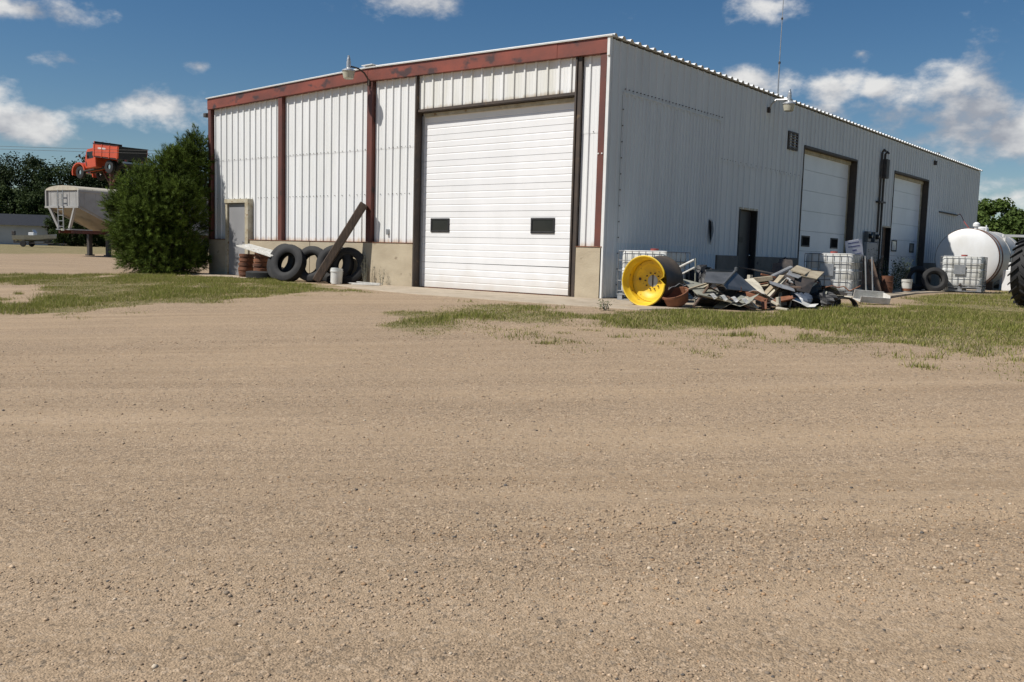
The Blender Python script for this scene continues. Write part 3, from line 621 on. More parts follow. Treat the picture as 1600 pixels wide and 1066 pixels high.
# electrical service
el = empty('electrical_service', (.0, 16.9, 0), label='tall dark service conduits with weatherheads on the side wall', cat='conduit')
MB().tube([(.07, -.10, .3), (.07, -.10, 4.72), (.14, -.14, 4.80), (.2, -.16, 4.74)], .04, 8).build('conduit', m_dk, el); MB().tube([(.07, .22, .3), (.07, .22, 4.68), (.14, .2, 4.76), (.2, .18, 4.7)], .04, 8).build('conduit', m_dk, el)
MB().box(.03, .22, -.02, .30, 3.85, 4.5).build('transformer_box', m_dk, el, bevel=.02); MB().box(.0, .15, -.25, .36, 3.0, 3.06).build('clamp_bar', m_dk, el)
mt = empty('meter_panel', (.0, 16.2, 0), label='grey electric meter boxes mounted between the side overhead doors', cat='meter')
MB().box(.03, .16, -.62, .42, .95, 1.62).build('panel', m_greydoor, mt, bevel=.015)
for y in (-.45, .25):
    MB().box(.03, .17, y-.15, y+.15, 1.63, 1.98).build('meter_box', m_steel, mt, bevel=.02); MB().lathe([(.09, 0), (.085, .07), (.05, .10), (0, .105)], 14, Matrix.Translation((.17, y, 1.82)) @ Matrix.Rotation(R(90), 4, 'Y')).build('meter_glass', m_glass, mt, smooth=True)
for y in (-.3, .1): MB().tube([(.09, y, .0), (.09, y, .96)], .03, 8).build('conduit', m_galv, mt)
# ------------------------------------------------------------------ tyres and rims
def tyre_mesh(Ro, Ri, w, name='tyre', m=None, grooves=4, n=40):
    """revolved cross-section, axis z, centred: carcass with shoulder, tread grooves, bead"""
    h = w/2; prof = []
    prof += [(Ri, -h*.62), (Ri+.02, -h*.80), ((Ri+Ro)/2-.02, -h*1.0), (Ro-.10, -h*.98), (Ro-.035, -h*.88), (Ro-.006, -h*.78)]
    tw = 1.56*h; x = -h*.76
    for k in range(grooves+1):
        a = x+tw/(grooves+1)*k*.97; b = a+tw/(grooves+1)*.72
        prof += [(Ro, a), (Ro, b)]
        if k < grooves: prof += [(Ro-.016, b+.004), (Ro-.016, b+tw/(grooves+1)*.22)]
    prof += [(Ro-.006, h*.78), (Ro-.035, h*.88), (Ro-.10, h*.98), ((Ri+Ro)/2-.02, h*1.0), (Ri+.02, h*.80), (Ri, h*.62)]
    t = .03   # inside of the carcass, so that the tyre is hollow
    prof += [(Ri+.03, h*.58), ((Ri+Ro)/2, h-t*1.6), (Ro-.09, h*.8), (Ro-.06, 0), (Ro-.09, -h*.8), ((Ri+Ro)/2, -h+t*1.6), (Ri+.03, -h*.58)]
    return MB().lathe(prof, n, closed=True).mesh(name, m or m_tyre, smooth=True)
def place_axis(loc, axis_dir, spin=0):
    q = Vector(axis_dir).normalized().to_track_quat('Z', 'Y') @ Quaternion((0, 0, 1), spin)
    return loc, q.to_euler()
tm = tyre_mesh(.50, .27, .27); tm2 = tyre_mesh(.47, .265, .25)
tyres = [  # centre, axis, label
    ((-9.16, -1.02, .47), (.30, -1, .35), tm, 'large bald black tyre leaning in front of the others at the front wall'),
    ((-9.72, -.78, .49), (.10, -1, .35), tm, 'black tyre half hidden behind the foremost leaning tyre at the front wall'),
    ((-8.98, -.42, .47), (.25, -1, .22), tm2, 'black tyre at the wall in the gap behind the two foremost tyres'),
    ((-8.62, -.66, .47), (.40, -1, .28), tm2, 'black tyre between the foremost leaning tyre and the leaning timber'),
    ((-7.98, -.44, .48), (.40, -1, .25), tm, 'black tyre behind the lower half of the leaning timber'),
    ((-7.62, -.30, .46), (.75, -1, .22), tm2, 'black tyre against the concrete wall right of the leaning timber')]
for c, ax, me, lb in tyres:
    l, r = place_axis(c, ax, random.random()*3); put('tyre', me, None, l, r, label=lb, cat='tyre', group='old tyres leaning at the front wall')
fl2 = put('tyre', tyre_mesh(.52, .30, .2), None, (-10.55, -.75, .125), (0, 0, 0), label='flat black tyre lying below the rusty drum stacks', cat='tyre', group='old tyres leaning at the front wall')
for c, ax, lb, m_ in (((2.35, 15.6, .43), (.45, -.9, .2), 'dusty grey tyre leaning upright beside the red labelled bucket', m_tyre), ((1.75, 15.9, .46), (.5, -.9, .12), 'black tyre behind the dusty grey one beside the white tank', m_black)):
    l, r = place_axis(c, ax); put('tyre', tyre_mesh(.40, .21, .26, m=m_), None, l, r, label=lb, cat='tyre', group='tyres at the side wall')
# rusty drum stacks
dprof = [(.10, 0), (.20, 0), (.205, .03), (.19, .035), (.19, .05), (.215, .055), (.215, .125), (.2, .13), (.19, .125), (.185, .05), (.10, .045)]
dm = MB().lathe(dprof, 24, closed=True).mesh('brake_drum', m_rustl, smooth=True); dm2 = MB().lathe(dprof, 24, closed=True).mesh('brake_drum', m_rust, smooth=True)
for (x, y), nd_, which in (((-11.62, -.62), 5, 'left'), ((-11.02, -.55), 6, 'right')):
    for k in range(nd_):
        pos = {0: 'lowest', nd_-1: 'topmost'}.get(k, ['', 'second lowest', 'third lowest', 'fourth lowest', 'fifth lowest'][k] if k < nd_-1 else '')
        put('brake_drum', dm if (k+x*10) % 2 < 1 else dm2, None, (x+random.uniform(-.02, .02), y+random.uniform(-.02, .02), .03+k*.128), (random.uniform(-.02, .02), random.uniform(-.02, .02), k),
            label=f'{pos} rusty brake drum in the {which} stack beside the grey door', cat='brake drum', group='stacked rusty brake drums')
# white trim strips resting on the drums and the tyre
for k in range(5):
    a = Vector((-11.95+.03*k, -.72+.075*k, .90+.012*k)); b = Vector((-9.95+.02*k, -.98+.085*k, .63+.02*k))
    MB().beam(a, b, .055, .03).build('trim_strip', m_wscrap, label='white metal trim strip lying across the rusty drum stacks', cat='trim strip', group='white trim strips on the drums')
# leaning timber
tb = MB(); a = Vector((-8.05, -.98, .06)); b = Vector((-7.22, -.13, 2.05)); tb.beam(a, b, .27, .20); tb.build('timber', m_timber, bevel=.02, label='thick dark weathered timber leaning against the front wall', cat='timber')
# buckets
def bucket_mesh(h=.37, r0=.13, r1=.15, m=m_poly):
    return MB().lathe([(0, .0), (r0, 0), (r1, h-.07), (r1+.012, h-.07), (r1+.012, h-.05), (r1+.002, h-.05), (r1+.004, h), (r1-.008, h), (r1-.01, h-.05), (r0-.01, .012), (0, .012)], 24).mesh('bucket', m, smooth=True)
def bucket(loc, rot, label, m=m_poly, band=None):
    t = empty('bucket', loc, rot, label=label, cat='bucket'); put('pail', bucket_mesh(m=m), t)
    MB().tube([(.16*math.cos(a), .16*math.sin(a)*.95, .30-.10*math.sin(a)) for a in np.linspace(0, math.pi, 12)], .004, 5).build('handle', m_galv, t)
    if band: MB().lathe([(.135, .02), (.1395, .10)], 24).build('red_label', band, t)
    return t
bucket((-7.28, -.95, .02), (0, 0, .4), 'white plastic pail standing right of the leaning timber')
bucket((-7.60, -.72, .02), (0, .18, 2), 'white plastic pail behind the one right of the leaning timber')
bucket((2.3, 12.9, .09), (0, 0, 1), 'white and red pail on the concrete strip by the far overhead door', m_wscrap, m_rustl)
for k, (a, b) in enumerate((((-7.05, -.75, .05), (-6.2, -.55, .05)), ((-6.9, -.6, .08), (-6.25, -.42, .06)), ((-6.75, -.9, .035), (-6.05, -.6, .04)))):
    MB().beam(a, b, .09, .02).build('slat', m_wscrap, label=f'{["nearest", "farthest", "middle"][[2, 1, 0][k]]} of three white slats lying on the ground by the pails', cat='slat', group='white slats by the pail')

# yellow tractor rim
rim = empty('wheel_rim', (1.90, -1.16, .462), label='big yellow tractor wheel rim standing on edge at the corner', cat='wheel rim')
rim.scale = (.93, .93, .93)
AX = Matrix.Rotation(R(90), 4, 'X') @ Matrix.Identity(4)          # lathe z -> world -y
def rimlathe(prof, n=56, dent=False):
    mb = MB().lathe(prof, n, AX, closed=True)
    if dent:
        out = []
        for v in mb.v:
            x, y, z = v; a = math.atan2(z, x); r = math.hypot(x, z); k = math.exp(-((a-.05)/.20)**2)*max(0, min(1, (-y+.03)/.12))
            s = 1-.22*k*(1+.5*math.sin(a*16)); out.append((x*s, y+.05*k, z*s))
        mb.v = out
    return mb
rimlathe([(.485, .30), (.50, .285), (.47, .262), (.455, .20), (.43, .17), (.42, -.10), (.43, -.26), (.47, -.30), (.455, -.30), (.415, -.262), (.405, -.10), (.415, .165), (.44, .195), (.455, .25), (.47, .295)], dent=True).build('flange', m_yellow, rim, smooth=True)
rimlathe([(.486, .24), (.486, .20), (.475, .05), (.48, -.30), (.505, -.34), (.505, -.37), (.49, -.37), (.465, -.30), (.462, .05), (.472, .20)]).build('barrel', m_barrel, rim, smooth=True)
rimlathe([(.42, -.02), (.40, .03), (.34, .02), (.28, -.04), (.21, -.06), (.115, -.06), (.115, -.08), (.22, -.08), (.29, -.06), (.35, -.01), (.41, -.03)]).build('disc', m_yellow, rim, smooth=True)
for k in range(10):
    a = 2*math.pi*k/10; MB().lathe([(0, .03), (.014, .03), (.014, 0), (0, 0)], 6, Matrix.Translation((.16*math.cos(a), .06, .16*math.sin(a))) @ AX).build('bolt', m_dk, rim)
MB().lathe([(0, .005), (.03, .005), (.03, 0), (0, 0)], 12, Matrix.Translation((-.27, .022, .03)) @ AX).build('valve_hole', m_dk, rim)
MB().lathe([(0, .01), (.112, .01), (.112, 0), (0, 0)], 24, Matrix.Translation((0, .07, 0)) @ AX).build('hub_plate', m_galv, rim)
MB().box(-.012, .012, .05, .062, -.12, .12).build('hub_bar', m_dk, rim)
# rusty bowl
bw = MB().lathe([(0, 0), (.14, 0), (.20, .04), (.225, .17), (.235, .20), (.25, .205), (.25, .24), (.225, .24), (.215, .19), (.19, .06), (.13, .02), (0, .02)], 32); o = bw.build('rusty_drum', m_rustl, smooth=True, label='round rust brown cast drum tilted beside the yellow rim', cat='drum')
o.location = (2.47, -1.15, .06); o.rotation_euler = (R(24), R(-6), 0)

# ------------------------------------------------------------------ liquid totes
def tote(loc, rz, label, s=1.0):
    t = empty('liquid_tote', loc, (0, 0, rz), label=label, cat='tote', group='caged liquid totes'); t.scale = (s, s, s)
    b = MB(); rr = .09; X, Y, Z0, Z1 = .56, .46, .16, 1.08; prof = []
    for cx, cy, a0 in ((X-rr, Y-rr, 0), (-X+rr, Y-rr, 90), (-X+rr, -Y+rr, 180), (X-rr, -Y+rr, 270)):
        for k in range(5): a = R(a0+22.5*k); prof.append((cx+rr*math.cos(a), cy+rr*math.sin(a)))
    n = len(prof); rings = [(.94, Z0), (1, Z0+.05), (1, .40), (.985, .42), (1, .44), (1, .68), (.985, .70), (1, .72), (1, Z1-.08), (.95, Z1), ]
    vs = [(x*k, y*k, z) for k, z in rings for x, y in prof]
    b.add(vs, [(i*n+j, i*n+(j+1) % n, (i+1)*n+(j+1) % n, (i+1)*n+j) for i in range(len(rings)-1) for j in range(n)]+[tuple(range(n))[::-1], tuple(range((len(rings)-1)*n, len(rings)*n))])
    b.build('bottle', m_poly, t, smooth=True)
    MB().lathe([(0, 0), (.09, 0), (.09, .05), (0, .055)], 16, Matrix.Translation((0, 0, Z1))).build('cap', m_redhose if s < 1.1 else m_poly, t)
    c = MB(); X2, Y2 = .595, .495
    for z in (.20, .42, .64, .86, 1.06): c.tube([(X2, Y2, z), (-X2, Y2, z), (-X2, -Y2, z), (X2, -Y2, z), (X2, Y2, z)], .010, 6)
    for x in np.linspace(-X2, X2, 8):
        for y in (-Y2, Y2): c.tube([(x, y, .13), (x, y, 1.07)], .009, 6)
    for y in np.linspace(-Y2, Y2, 6)[1:-1]:
        for x in (-X2, X2): c.tube([(x, y, .13), (x, y, 1.07)], .009, 6)
    c.build('cage', m_cage, t)
    MB().box(-.20, .12, -.512, -.506, .52, .82).build('placard', m_galv, t); MB().tube([(.0, -.46, .22), (.0, -.53, .22), (.0, -.56, .18)], .035, 8).build('valve', m_dk, t)
    p = MB()
    for y in (-.46, 0, .46): p.box(-.6, .6, y-.04, y+.04, .0, .02).box(-.6, .6, y-.05, y+.05, .11, .135)
    for x in (-.53, 0, .53):
        for y in (-.46, 0, .46): p.box(x-.06, x+.06, y-.038, y+.038, .02, .11)
    for x in (-.5, -.25, 0, .25, .5): p.box(x-.05, x+.05, -.5, .5, .136, .15)
    p.build('pallet', m_galv, t)
    return t
tote((1.0, .42, .02), R(0), 'caged white liquid tote standing directly behind the yellow rim', .93)
tote((1.95, 7.75, .03), R(8), 'caged white liquid tote between the scrap heap and the leaning white sign', 1.02)
tote((2.98, 16.5, .095), R(6), 'caged white liquid tote in front of the white tank', 1.04)

# ------------------------------------------------------------------ white fuel tank
tk = empty('fuel_tank', (2.15, 20.3, 0.06), label='large white horizontal cylinder tank beside the far side wall', cat='tank')
TA = Matrix.Translation((0, 0, 1.14)) @ Matrix.Rotation(R(-90), 4, 'X')    # local z -> +y
rT = 1.06
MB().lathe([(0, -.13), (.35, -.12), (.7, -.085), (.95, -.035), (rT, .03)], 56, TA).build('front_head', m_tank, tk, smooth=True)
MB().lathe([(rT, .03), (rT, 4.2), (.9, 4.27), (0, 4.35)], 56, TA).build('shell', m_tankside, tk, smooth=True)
for z in (.06, .55, 1.9, 3.6): MB().lathe([(rT+.001, z), (rT+.02, z), (rT+.02, z+.09), (rT+.001, z+.09)], 56, TA).build('band', m_rust if z < 1 else m_tankside, tk, smooth=True)
for y in (.7, 3.3): MB().box(-.8, .8, y-.08, y+.08, 0.0, .32).build('saddle', m_dk, tk)
MB().lathe([(0, 0), (.07, 0), (.07, .14), (.12, .15), (.12, .24), (.05, .30), (0, .30)], 16, Matrix.Translation((0.05, .9, 2.17))).build('vent_cap', m_tank, tk, smooth=True)
MB().lathe([(0, 0), (.25, 0), (.25, .12), (.2, .16), (0, .18)], 20, Matrix.Translation((.0, 1.9, 2.17))).build('manway', m_tank, tk, smooth=True)
MB().tube([(.30, 1.3, 2.1), (.30, 1.3, 2.38)], .025, 8).build('stub_pipe', m_tank, tk)
ph = MB().tube([(.06, 27.2, 3.1), (.3, 26.6, 3.12), (.75, 25.0, 2.95), (1.3, 23.3, 2.6), (1.75, 22.0, 2.36), (2.0, 21.3, 2.26)], .016, 6); ph.build('hose', m_redhose, smooth=True, label='thin red hose running from the wall pipe down to the tank', cat='hose')
fr = empty('pump_stand', (3.45, 21.2, .06), label='white pipe frame and pump box right of the tank', cat='pump stand')
MB().beam((-.55, 1.0, 2.02), (.62, 1.9, 2.02), .10, .09).build('top_bar', m_tank, fr); MB().beam((.58, 1.87, 1.98), (.58, 1.87, .0), .09).build('leg', m_tank, fr); MB().beam((-.5, 1.04, 1.98), (-.5, 1.04, .0), .09).build('leg', m_tank, fr)
MB().box(-.15, .2, -.55, -.15, .0, .75).build('pump_box', m_tank, fr, bevel=.02); MB().box(.0, .14, -.45, -.25, .75, 1.02).build('pump_head', m_tank, fr, bevel=.02)

# ------------------------------------------------------------------ tractor tyre at the right
tt = empty('lugged_tyre', (6.43, 7.75, .80), label='big black lugged tractor tyre at the right edge of the lawn', cat='tyre')
tax = Vector((.985, -.12, 0)).normalized(); tt.rotation_euler = tax.to_track_quat('Z', 'Y').to_euler()
put('carcass', tyre_mesh(.72, .42, .42, 'carcass', m_black, grooves=0, n=56), tt)
lug = MB(); 
def lugpts(sgn):
    out = []
    for t in np.linspace(0, 1, 5):
        z = sgn*(.02+t*.20); ang = t*.26; out.append((z, ang, .78-.03*t*t))
    return out
for sgn in (1, -1):
    mbl = MB(); L_ = lugpts(sgn); vs = []
    for z, ang, ro in L_:
        for da, r in ((-.030, .70), (-.022, ro), (.022, ro), (.030, .70)): vs.append((r*math.cos(ang+da), r*math.sin(ang+da), z))
    mbl.add(vs, [(i*4+j, i*4+j+1, i*4+j+5, i*4+j+4) for i in range(4) for j in range(3)]+[(0, 1, 2, 3), (19, 18, 17, 16)])
    lm = mbl.mesh('lug', m_black)
    for k in range(22): put('lug', lm, tt, None, (0, 0, 2*math.pi*(k+(.5 if sgn < 0 else 0))/22))

# ------------------------------------------------------------------ scrap heap at the side wall
SM = dict(w=m_wscrap, gg=m_pg, tan=m_tan, br=m_brw, pale=m_pale, rust=m_rustl, pipe=m_pipe, dk=m_dk)
H1 = 'in the scrap heap right of the yellow rim'; H2 = 'in the scrap heap left of the caged tote'
bars = [
 ('pole', 'w', (1.72, -.20, .62), (2.18, -.09, .87), .045, 't', 'upper white pole sticking up ' + H1), ('rail', 'w', (1.85, -.3, .50), (2.3, -.27, .73), .05, 'b', 'lower white rail sticking up ' + H1),
 ('steel_post', 'gg', (2.15, .02, .9), (2.19, 0, .02), .035, 'b', 'thin upright grey green post ' + H1),
 ('board', 'tan', (2.60, -1.1, .33), (2.72, -.55, .45), .05, 'b', 'narrow tan board above the rust brown drum'), ('pole', 'br', (2.90, -1.36, .06), (2.82, -.6, .46), .05, 't', 'round brown pole leaning beside the rust brown drum'),
 ('board', 'tan', (2.74, -.95, .25), (2.68, -.45, .42), .05, 'b', 'short tan board behind the round brown pole'),
 ('angle_bar', 'pale', (2.75, -.98, .25), (3.62, -.30, .05), .06, 'b', 'long pale bar low along the front of the heap right of the rim'), ('rod', 'br', (2.82, -.66, .38), (3.70, -.66, .02), .03, 't', 'thin brown rod reaching down onto the grass from the heap'),
 ('board', 'pale', (3.42, -.42, .23), (3.70, -.52, .05), .05, 'b', 'short pale board left of the rusty beam'), ('beam', 'rust', (3.20, -.03, .30), (3.68, -.12, .17), .12, 'b', 'rust red beam between the two scrap heaps'), ('beam_leg', 'rust', (3.64, -.13, .20), (3.70, -.24, .02), .09, 'b', 'short rust red leg below the rusty beam'),
 ('board', 'pale', (3.45, .17, .25), (3.86, .01, .10), .06, 'b', 'pale board sticking out right of the rusty beam'), ('block', 'pale', (3.80, .11, .24), (3.82, .12, .02), .1, 'b', 'pale upright block right of the rusty beam'), ('block', 'pale', (3.90, -.17, .06), (4.12, -.18, .04), .07, 'b', 'pale block lying on the grass right of the rusty beam'),
 ('pipe', 'pipe', (2.80, 1.80, .50), (2.96, 2.63, .75), .11, 't', 'thick light grey pipe on top of the middle of the scrap'), ('rust_bar', 'rust', (2.75, 1.65, .62), (2.98, 1.83, .56), .07, 'b', 'short rusty bar left of the thick grey pipe'),
 ('plank', 'tan', (2.72, 1.37, .50), (3.0, 1.6, .55), .16, 'b', 'wide short tan plank behind the leaning planks'), ('plank', 'tan', (3.24, .5, .10), (3.16, 1.73, .59), .1, 'b', 'leftmost tan plank of the three leaning planks'), ('plank', 'pale', (3.34, .45, .08), (3.20, 1.76, .54), .08, 'b', 'pale plank in the middle of the three leaning planks'), ('plank', 'br', (3.30, .7, .12), (3.24, 1.79, .52), .07, 'b', 'brown plank, rightmost of the three leaning planks'),
 ('bar', 'rust', (2.90, 1.05, .40), (3.16, 1.6, .5), .05, 'b', 'thin rusty bar lying across the leaning planks'), ('post_stub', 'pale', (2.67, 1.32, .60), (2.67, 1.31, .02), .12, 'b', 'upright pale post stub behind the bent steel sheet'),
 ('tube', 'pipe', (3.12, 2.08, .54), (3.41, 1.92, .42), .07, 't', 'grey tube end below the thick grey pipe'), ('tube', 'pipe', (3.39, 1.94, .43), (3.60, 1.72, .06), .08, 't', 'grey tube sloping down beside the blue grey drum'),
 ('white_strip', 'w', (3.19, 1.93, .64), (3.37, 1.87, .58), .06, 'b', 'small bright white strip below the tan panels'),
 ('frame_bar', 'dk', (3.20, 1.15, .27), (3.55, 1.75, .30), .14, 'b', 'dark machine frame bar ' + H2), ('hydraulic_ram', 'gg', (3.20, 1.52, .40), (3.54, .88, .05), .08, 't', 'grey green cylinder ' + H2), ('shaft', 'dk', (3.45, 1.45, .34), (3.68, 1.15, .05), .07, 't', 'dark shaft leaning ' + H2), ('roller', 'br', (3.30, 1.42, .37), (3.58, 1.66, .37), .09, 't', 'brown roller lying across the dark machine frame'),
 ('bar', 'pale', (3.63, 1.16, .24), (3.60, 1.12, .02), .04, 'b', 'small pale upright bar left of the blue grey drum'), ('frame_bar', 'dk', (3.5, .35, .08), (3.63, .8, .10), .12, 'b', 'dark bar on the ground right of the rusty beam'),
 ('bumper', 'dk', (3.40, 2.72, .42), (4.05, 2.92, .25), .12, 'b', 'long dark bumper bar sloping in front of the caged tote'), ('angle_piece', 'w', (3.90, 2.30, .25), (4.01, 2.38, .20), .05, 'b', 'upper white angle piece before the black fender'), ('angle_piece', 'w', (3.99, 2.37, .22), (4.01, 2.22, .02), .05, 'b', 'lower white angle piece before the black fender'),
 ('hook', 'gg', (3.86, 2.09, .03), (3.87, 2.28, .31), .04, 't', 'grey green rod before the black crumpled shroud'), ('white_strip', 'w', (3.52, 2.22, .38), (3.58, 2.46, .5), .07, 'b', 'white strip hanging from the right tan panel'),
 ('board', 'br', (2.02, 3.7, .04), (1.78, 4.53, .83), .09, 'b', 'left brown board leaning near the dark side door'), ('board', 'br', (2.14, 3.7, .04), (1.85, 4.58, .84), .09, 'b', 'right brown board leaning near the dark side door'), ('rail', 'dk', (1.60, 3.05, .74), (2.45, 3.2, .60), .05, 'b', 'thin dark rail crossing in front of the dark side door')]
for nm, mk, a, b, th, kd, lb in bars:
    mb = MB(); (mb.tube([a, b], th/2, 10) if kd == 't' else mb.beam(a, b, th, th*.55))
    mb.build(nm, SM[mk], bevel=0 if kd == 't' else .004, smooth=kd == 't', label=lb, cat='scrap')
def sheet(nm, m, pts, th, lb): MB().plate(pts, th).build(nm, m, bevel=.003, label=lb, cat='scrap')
sheet('panel', m_pg, [(2.1, -.46, .52), (2.59, -.33, .42), (3.17, -.79, .18), (2.86, -1.17, .27)], .02, 'grey green panel sloping under the tan boards beside the drum')
sheet('panel', m_pg, [(2.41, .04, .36), (3.12, .22, .24), (3.57, -.34, .08), (2.9, -.88, .22)], .02, 'long grey green panel under the bent steel sheet')
hd = MB()
hd.plate([(2.61, -.41, .67), (2.92, .1, .67), (3.14, -.78, .46), (2.88, -.99, .48)], .012); hd.plate([(2.92, .1, .672), (2.61, -.41, .672), (2.36, .52, .39), (3.11, .74, .28)], .012)
hd.plate([(2.93, .11, .68), (3.30, .40, .30), (3.20, -.74, .37), (3.145, -.775, .455)], .012)
hd.beam((2.60, -.42, .68), (2.93, .12, .685), .05, .03); hd.beam((3.15, -.78, .455), (2.93, .12, .69), .03, .03); hd.lathe([(0, 0), (.03, 0), (.03, .07), (0, .08)], 8, Matrix.Translation((2.94, .13, .68)))
hd.build('bent_steel_sheet', m_steel, label='bent grey sheet metal hood on top of the heap right of the rim', cat='scrap')
wv = MB(); nW = 36; rows = []
for j, off in enumerate((0, .16)):
    for i in range(nW+1):
        t = i/nW; x = 2.95+.72*t; y = -1.0+.30*t+off*.9; z = .24-.09*t+.035*math.sin(t*2*math.pi*4.2)+off*.12; rows.append((x, y, z))
wv.add(rows, [(i, i+1, nW+2+i, nW+1+i) for i in range(nW)]); wv.build('wavy_sheet', m_wscrap, smooth=True, label='white wavy corrugated strip along the front of the heap', cat='scrap')
sheet('tan_sheet', m_tan, [(3.05, 2.71, .82), (3.37, 2.7, .73), (3.51, 2.03, .65), (3.24, 1.95, .73)], .03, 'left tan panel lying on top of the heap before the tote'); sheet('tan_sheet', m_tan, [(3.41, 2.6, .72), (3.56, 2.9, .70), (3.70, 2.16, .56), (3.43, 1.96, .62)], .03, 'right tan panel lying on top of the heap before the tote')
sheet('dark_panel', m_dk, [(3.35, 1.88, .60), (3.68, 2.14, .54), (3.73, 1.74, .28), (3.58, 1.5, .33)], .02, 'dark sheet hanging below the two tan panels'); sheet('grey_panel', m_pipe, [(3.1, 2.22, .72), (3.43, 2.22, .64), (3.49, 1.75, .57), (3.27, 1.7, .64)], .015, 'grey sheet under the left tan panel')
sheet('tan_board', m_tan, [(2.64, 1.56, .54), (2.91, 1.78, .52), (3.04, 1.35, .40), (2.85, 1.19, .39)], .03, 'square tan board left of the leaning planks'); sheet('dark_panel', m_dk, [(1.82, 4.65, .95), (2.08, 4.79, .93), (2.56, 4.0, .05), (2.30, 3.8, .05)], .03, 'dark panel leaning right of the dark side door')
def lump(name, loc, rad, m, lb, seed, rough=.28, flat=0):
    """crumpled sheet or bag: a noisy ellipsoid sitting on the ground"""
    r_ = random.Random(seed); mb = MB(); nu, nv = 18, 10; vs = []
    ph = [(r_.uniform(0, 6), r_.uniform(2, 5), r_.uniform(1, 4)) for _ in range(5)]
    for j in range(nv+1):
        th = math.pi*j/nv
        for i in range(nu):
            a = 2*math.pi*i/nu; k = 1+rough*sum(math.sin(p+q*a+w*th) for p, q, w in [(p, round(q), w) for p, q, w in ph])/3
            vs.append((rad[0]*k*math.sin(th)*math.cos(a), rad[1]*k*math.sin(th)*math.sin(a), max(-rad[2]*.9, rad[2]*k*math.cos(th))))
    mb.add(vs, [(j*nu+i, j*nu+(i+1) % nu, (j+1)*nu+(i+1) % nu, (j+1)*nu+i) for j in range(nv) for i in range(nu)])
    o = mb.build(name, m, label=lb, cat='scrap'); o.location = loc; return o
lump('crumpled_tarp', (1.75, 1.25, .33), (.42, .35, .34), m_blackpl, 'black crumpled tarp behind the white poles by the tote', 1); lump('crumpled_tarp', (1.85, 4.9, .44), (.30, .28, .46), m_blackpl, 'black crumpled tarp heaped right of the dark side door', 2, .25)
lump('crumpled_shroud', (3.80, 2.32, .14), (.30, .26, .16), m_blackpl, 'black crumpled plastic shroud below the dark bumper bar', 3, .35)
lump('scrap_bale', (2.75, .05, .14), (.50, .42, .17), m_dk, 'dark tangle of scrap under the bent steel sheet', 4, .3); lump('scrap_bale', (3.15, 1.75, .20), (.45, .5, .27), m_dk, 'dark tangle of scrap under the leaning planks', 5, .3); lump('scrap_bale', (3.35, 2.45, .28), (.32, .35, .34), m_dk, 'dark tangle of scrap under the two tan panels', 6, .3)
lump('crumpled_sheet', (3.62, 1.62, .13), (.22, .20, .16), m_bluegrey, 'blue grey crumpled plastic sheet at the front of the heap before the tote', 9, .22)
wr_ = random.Random(12)
for k in range(14):                                        # bent wire and thin strap tangled through the heap
    cx, cy = (wr_.uniform(2.6, 3.7), wr_.uniform(-.9, .3)) if k < 7 else (wr_.uniform(3.1, 4.0), wr_.uniform(1.0, 2.7))
    a0 = wr_.uniform(0, 6.28); p = [Vector((cx, cy, wr_.uniform(.2, .45)))]
    for i in range(7):
        a0 += wr_.uniform(-.7, .7); p.append(p[-1]+Vector((math.cos(a0)*.11, math.sin(a0)*.11, wr_.uniform(-.09, .07)))); p[-1].z = max(p[-1].z, .02)
    MB().tube(p, wr_.uniform(.006, .012), 5).build('bent_wire', [m_dk, m_rustl, m_pipe][k % 3], label=['dark', 'rusty', 'grey'][k % 3] + ' thin bent wire tangled in the heap ' + ('right of the yellow rim' if k < 7 else 'left of the caged tote'), cat='wire', group='bent wires in heap beside rim' if k < 7 else 'bent wires in heap beside tote')
sr = random.Random(31)
for k, (cx, cy, cz, mm, nm_, wh) in enumerate([(2.75, -.75, .22, m_pipe, 'grey', 'behind the round brown pole'), (3.30, -.55, .14, m_pg, 'grey green', 'under the white wavy strip'), (3.45, .10, .26, m_wscrap, 'white', 'above the rusty beam'), (3.05, .55, .42, m_pale, 'pale', 'behind the bent steel hood'), (3.55, .75, .16, m_rustl, 'rusty', 'in front of the leaning planks'), (3.75, 1.35, .12, m_wscrap, 'white', 'left of the blue grey plastic'), (3.35, 1.25, .42, m_pipe, 'grey', 'over the dark machine frame'), (3.95, 2.75, .20, m_pale, 'pale', 'behind the black fender'), (3.70, 2.9, .34, m_pg, 'grey green', 'behind the dark bumper bar')]):
    mb = MB(); G_ = 5; sx_, sy_ = sr.uniform(.22, .36), sr.uniform(.14, .24); ra = sr.uniform(0, 3.1); tl = sr.uniform(-.45, .45); t2 = sr.uniform(-.4, .4); cr_ = sr.uniform(2, 5); ph = sr.uniform(0, 6); vs = []
    for i in range(G_):
        for j in range(G_):
            u, v = (i/(G_-1)-.5)*2*sx_, (j/(G_-1)-.5)*2*sy_; z = u*tl+v*t2+.035*math.sin(cr_*u*4+ph)+sr.uniform(-.012, .012)
            vs.append((cx+u*math.cos(ra)-v*math.sin(ra), cy+u*math.sin(ra)+v*math.cos(ra), max(.015, cz+z)))
    mb.add(vs, [(i*G_+j, (i+1)*G_+j, (i+1)*G_+j+1, i*G_+j+1) for i in range(G_-1) for j in range(G_-1)])
    o = mb.build('crumpled_tin', mm, label=f'thin crumpled {nm_} tin sheet lying {wh}', cat='scrap'); so = o.modifiers.new('thick', 'SOLIDIFY'); so.thickness = .004
fd_ = MB(); NF = 14
for rr, k in ((.20, 0), (.185, 1)):
    for yy in (-.17, .17):
        for i in range(NF+1): a = math.pi*i/NF; fd_.v.append((rr*1.15*math.cos(a), yy, rr*math.sin(a)))
n1 = NF+1
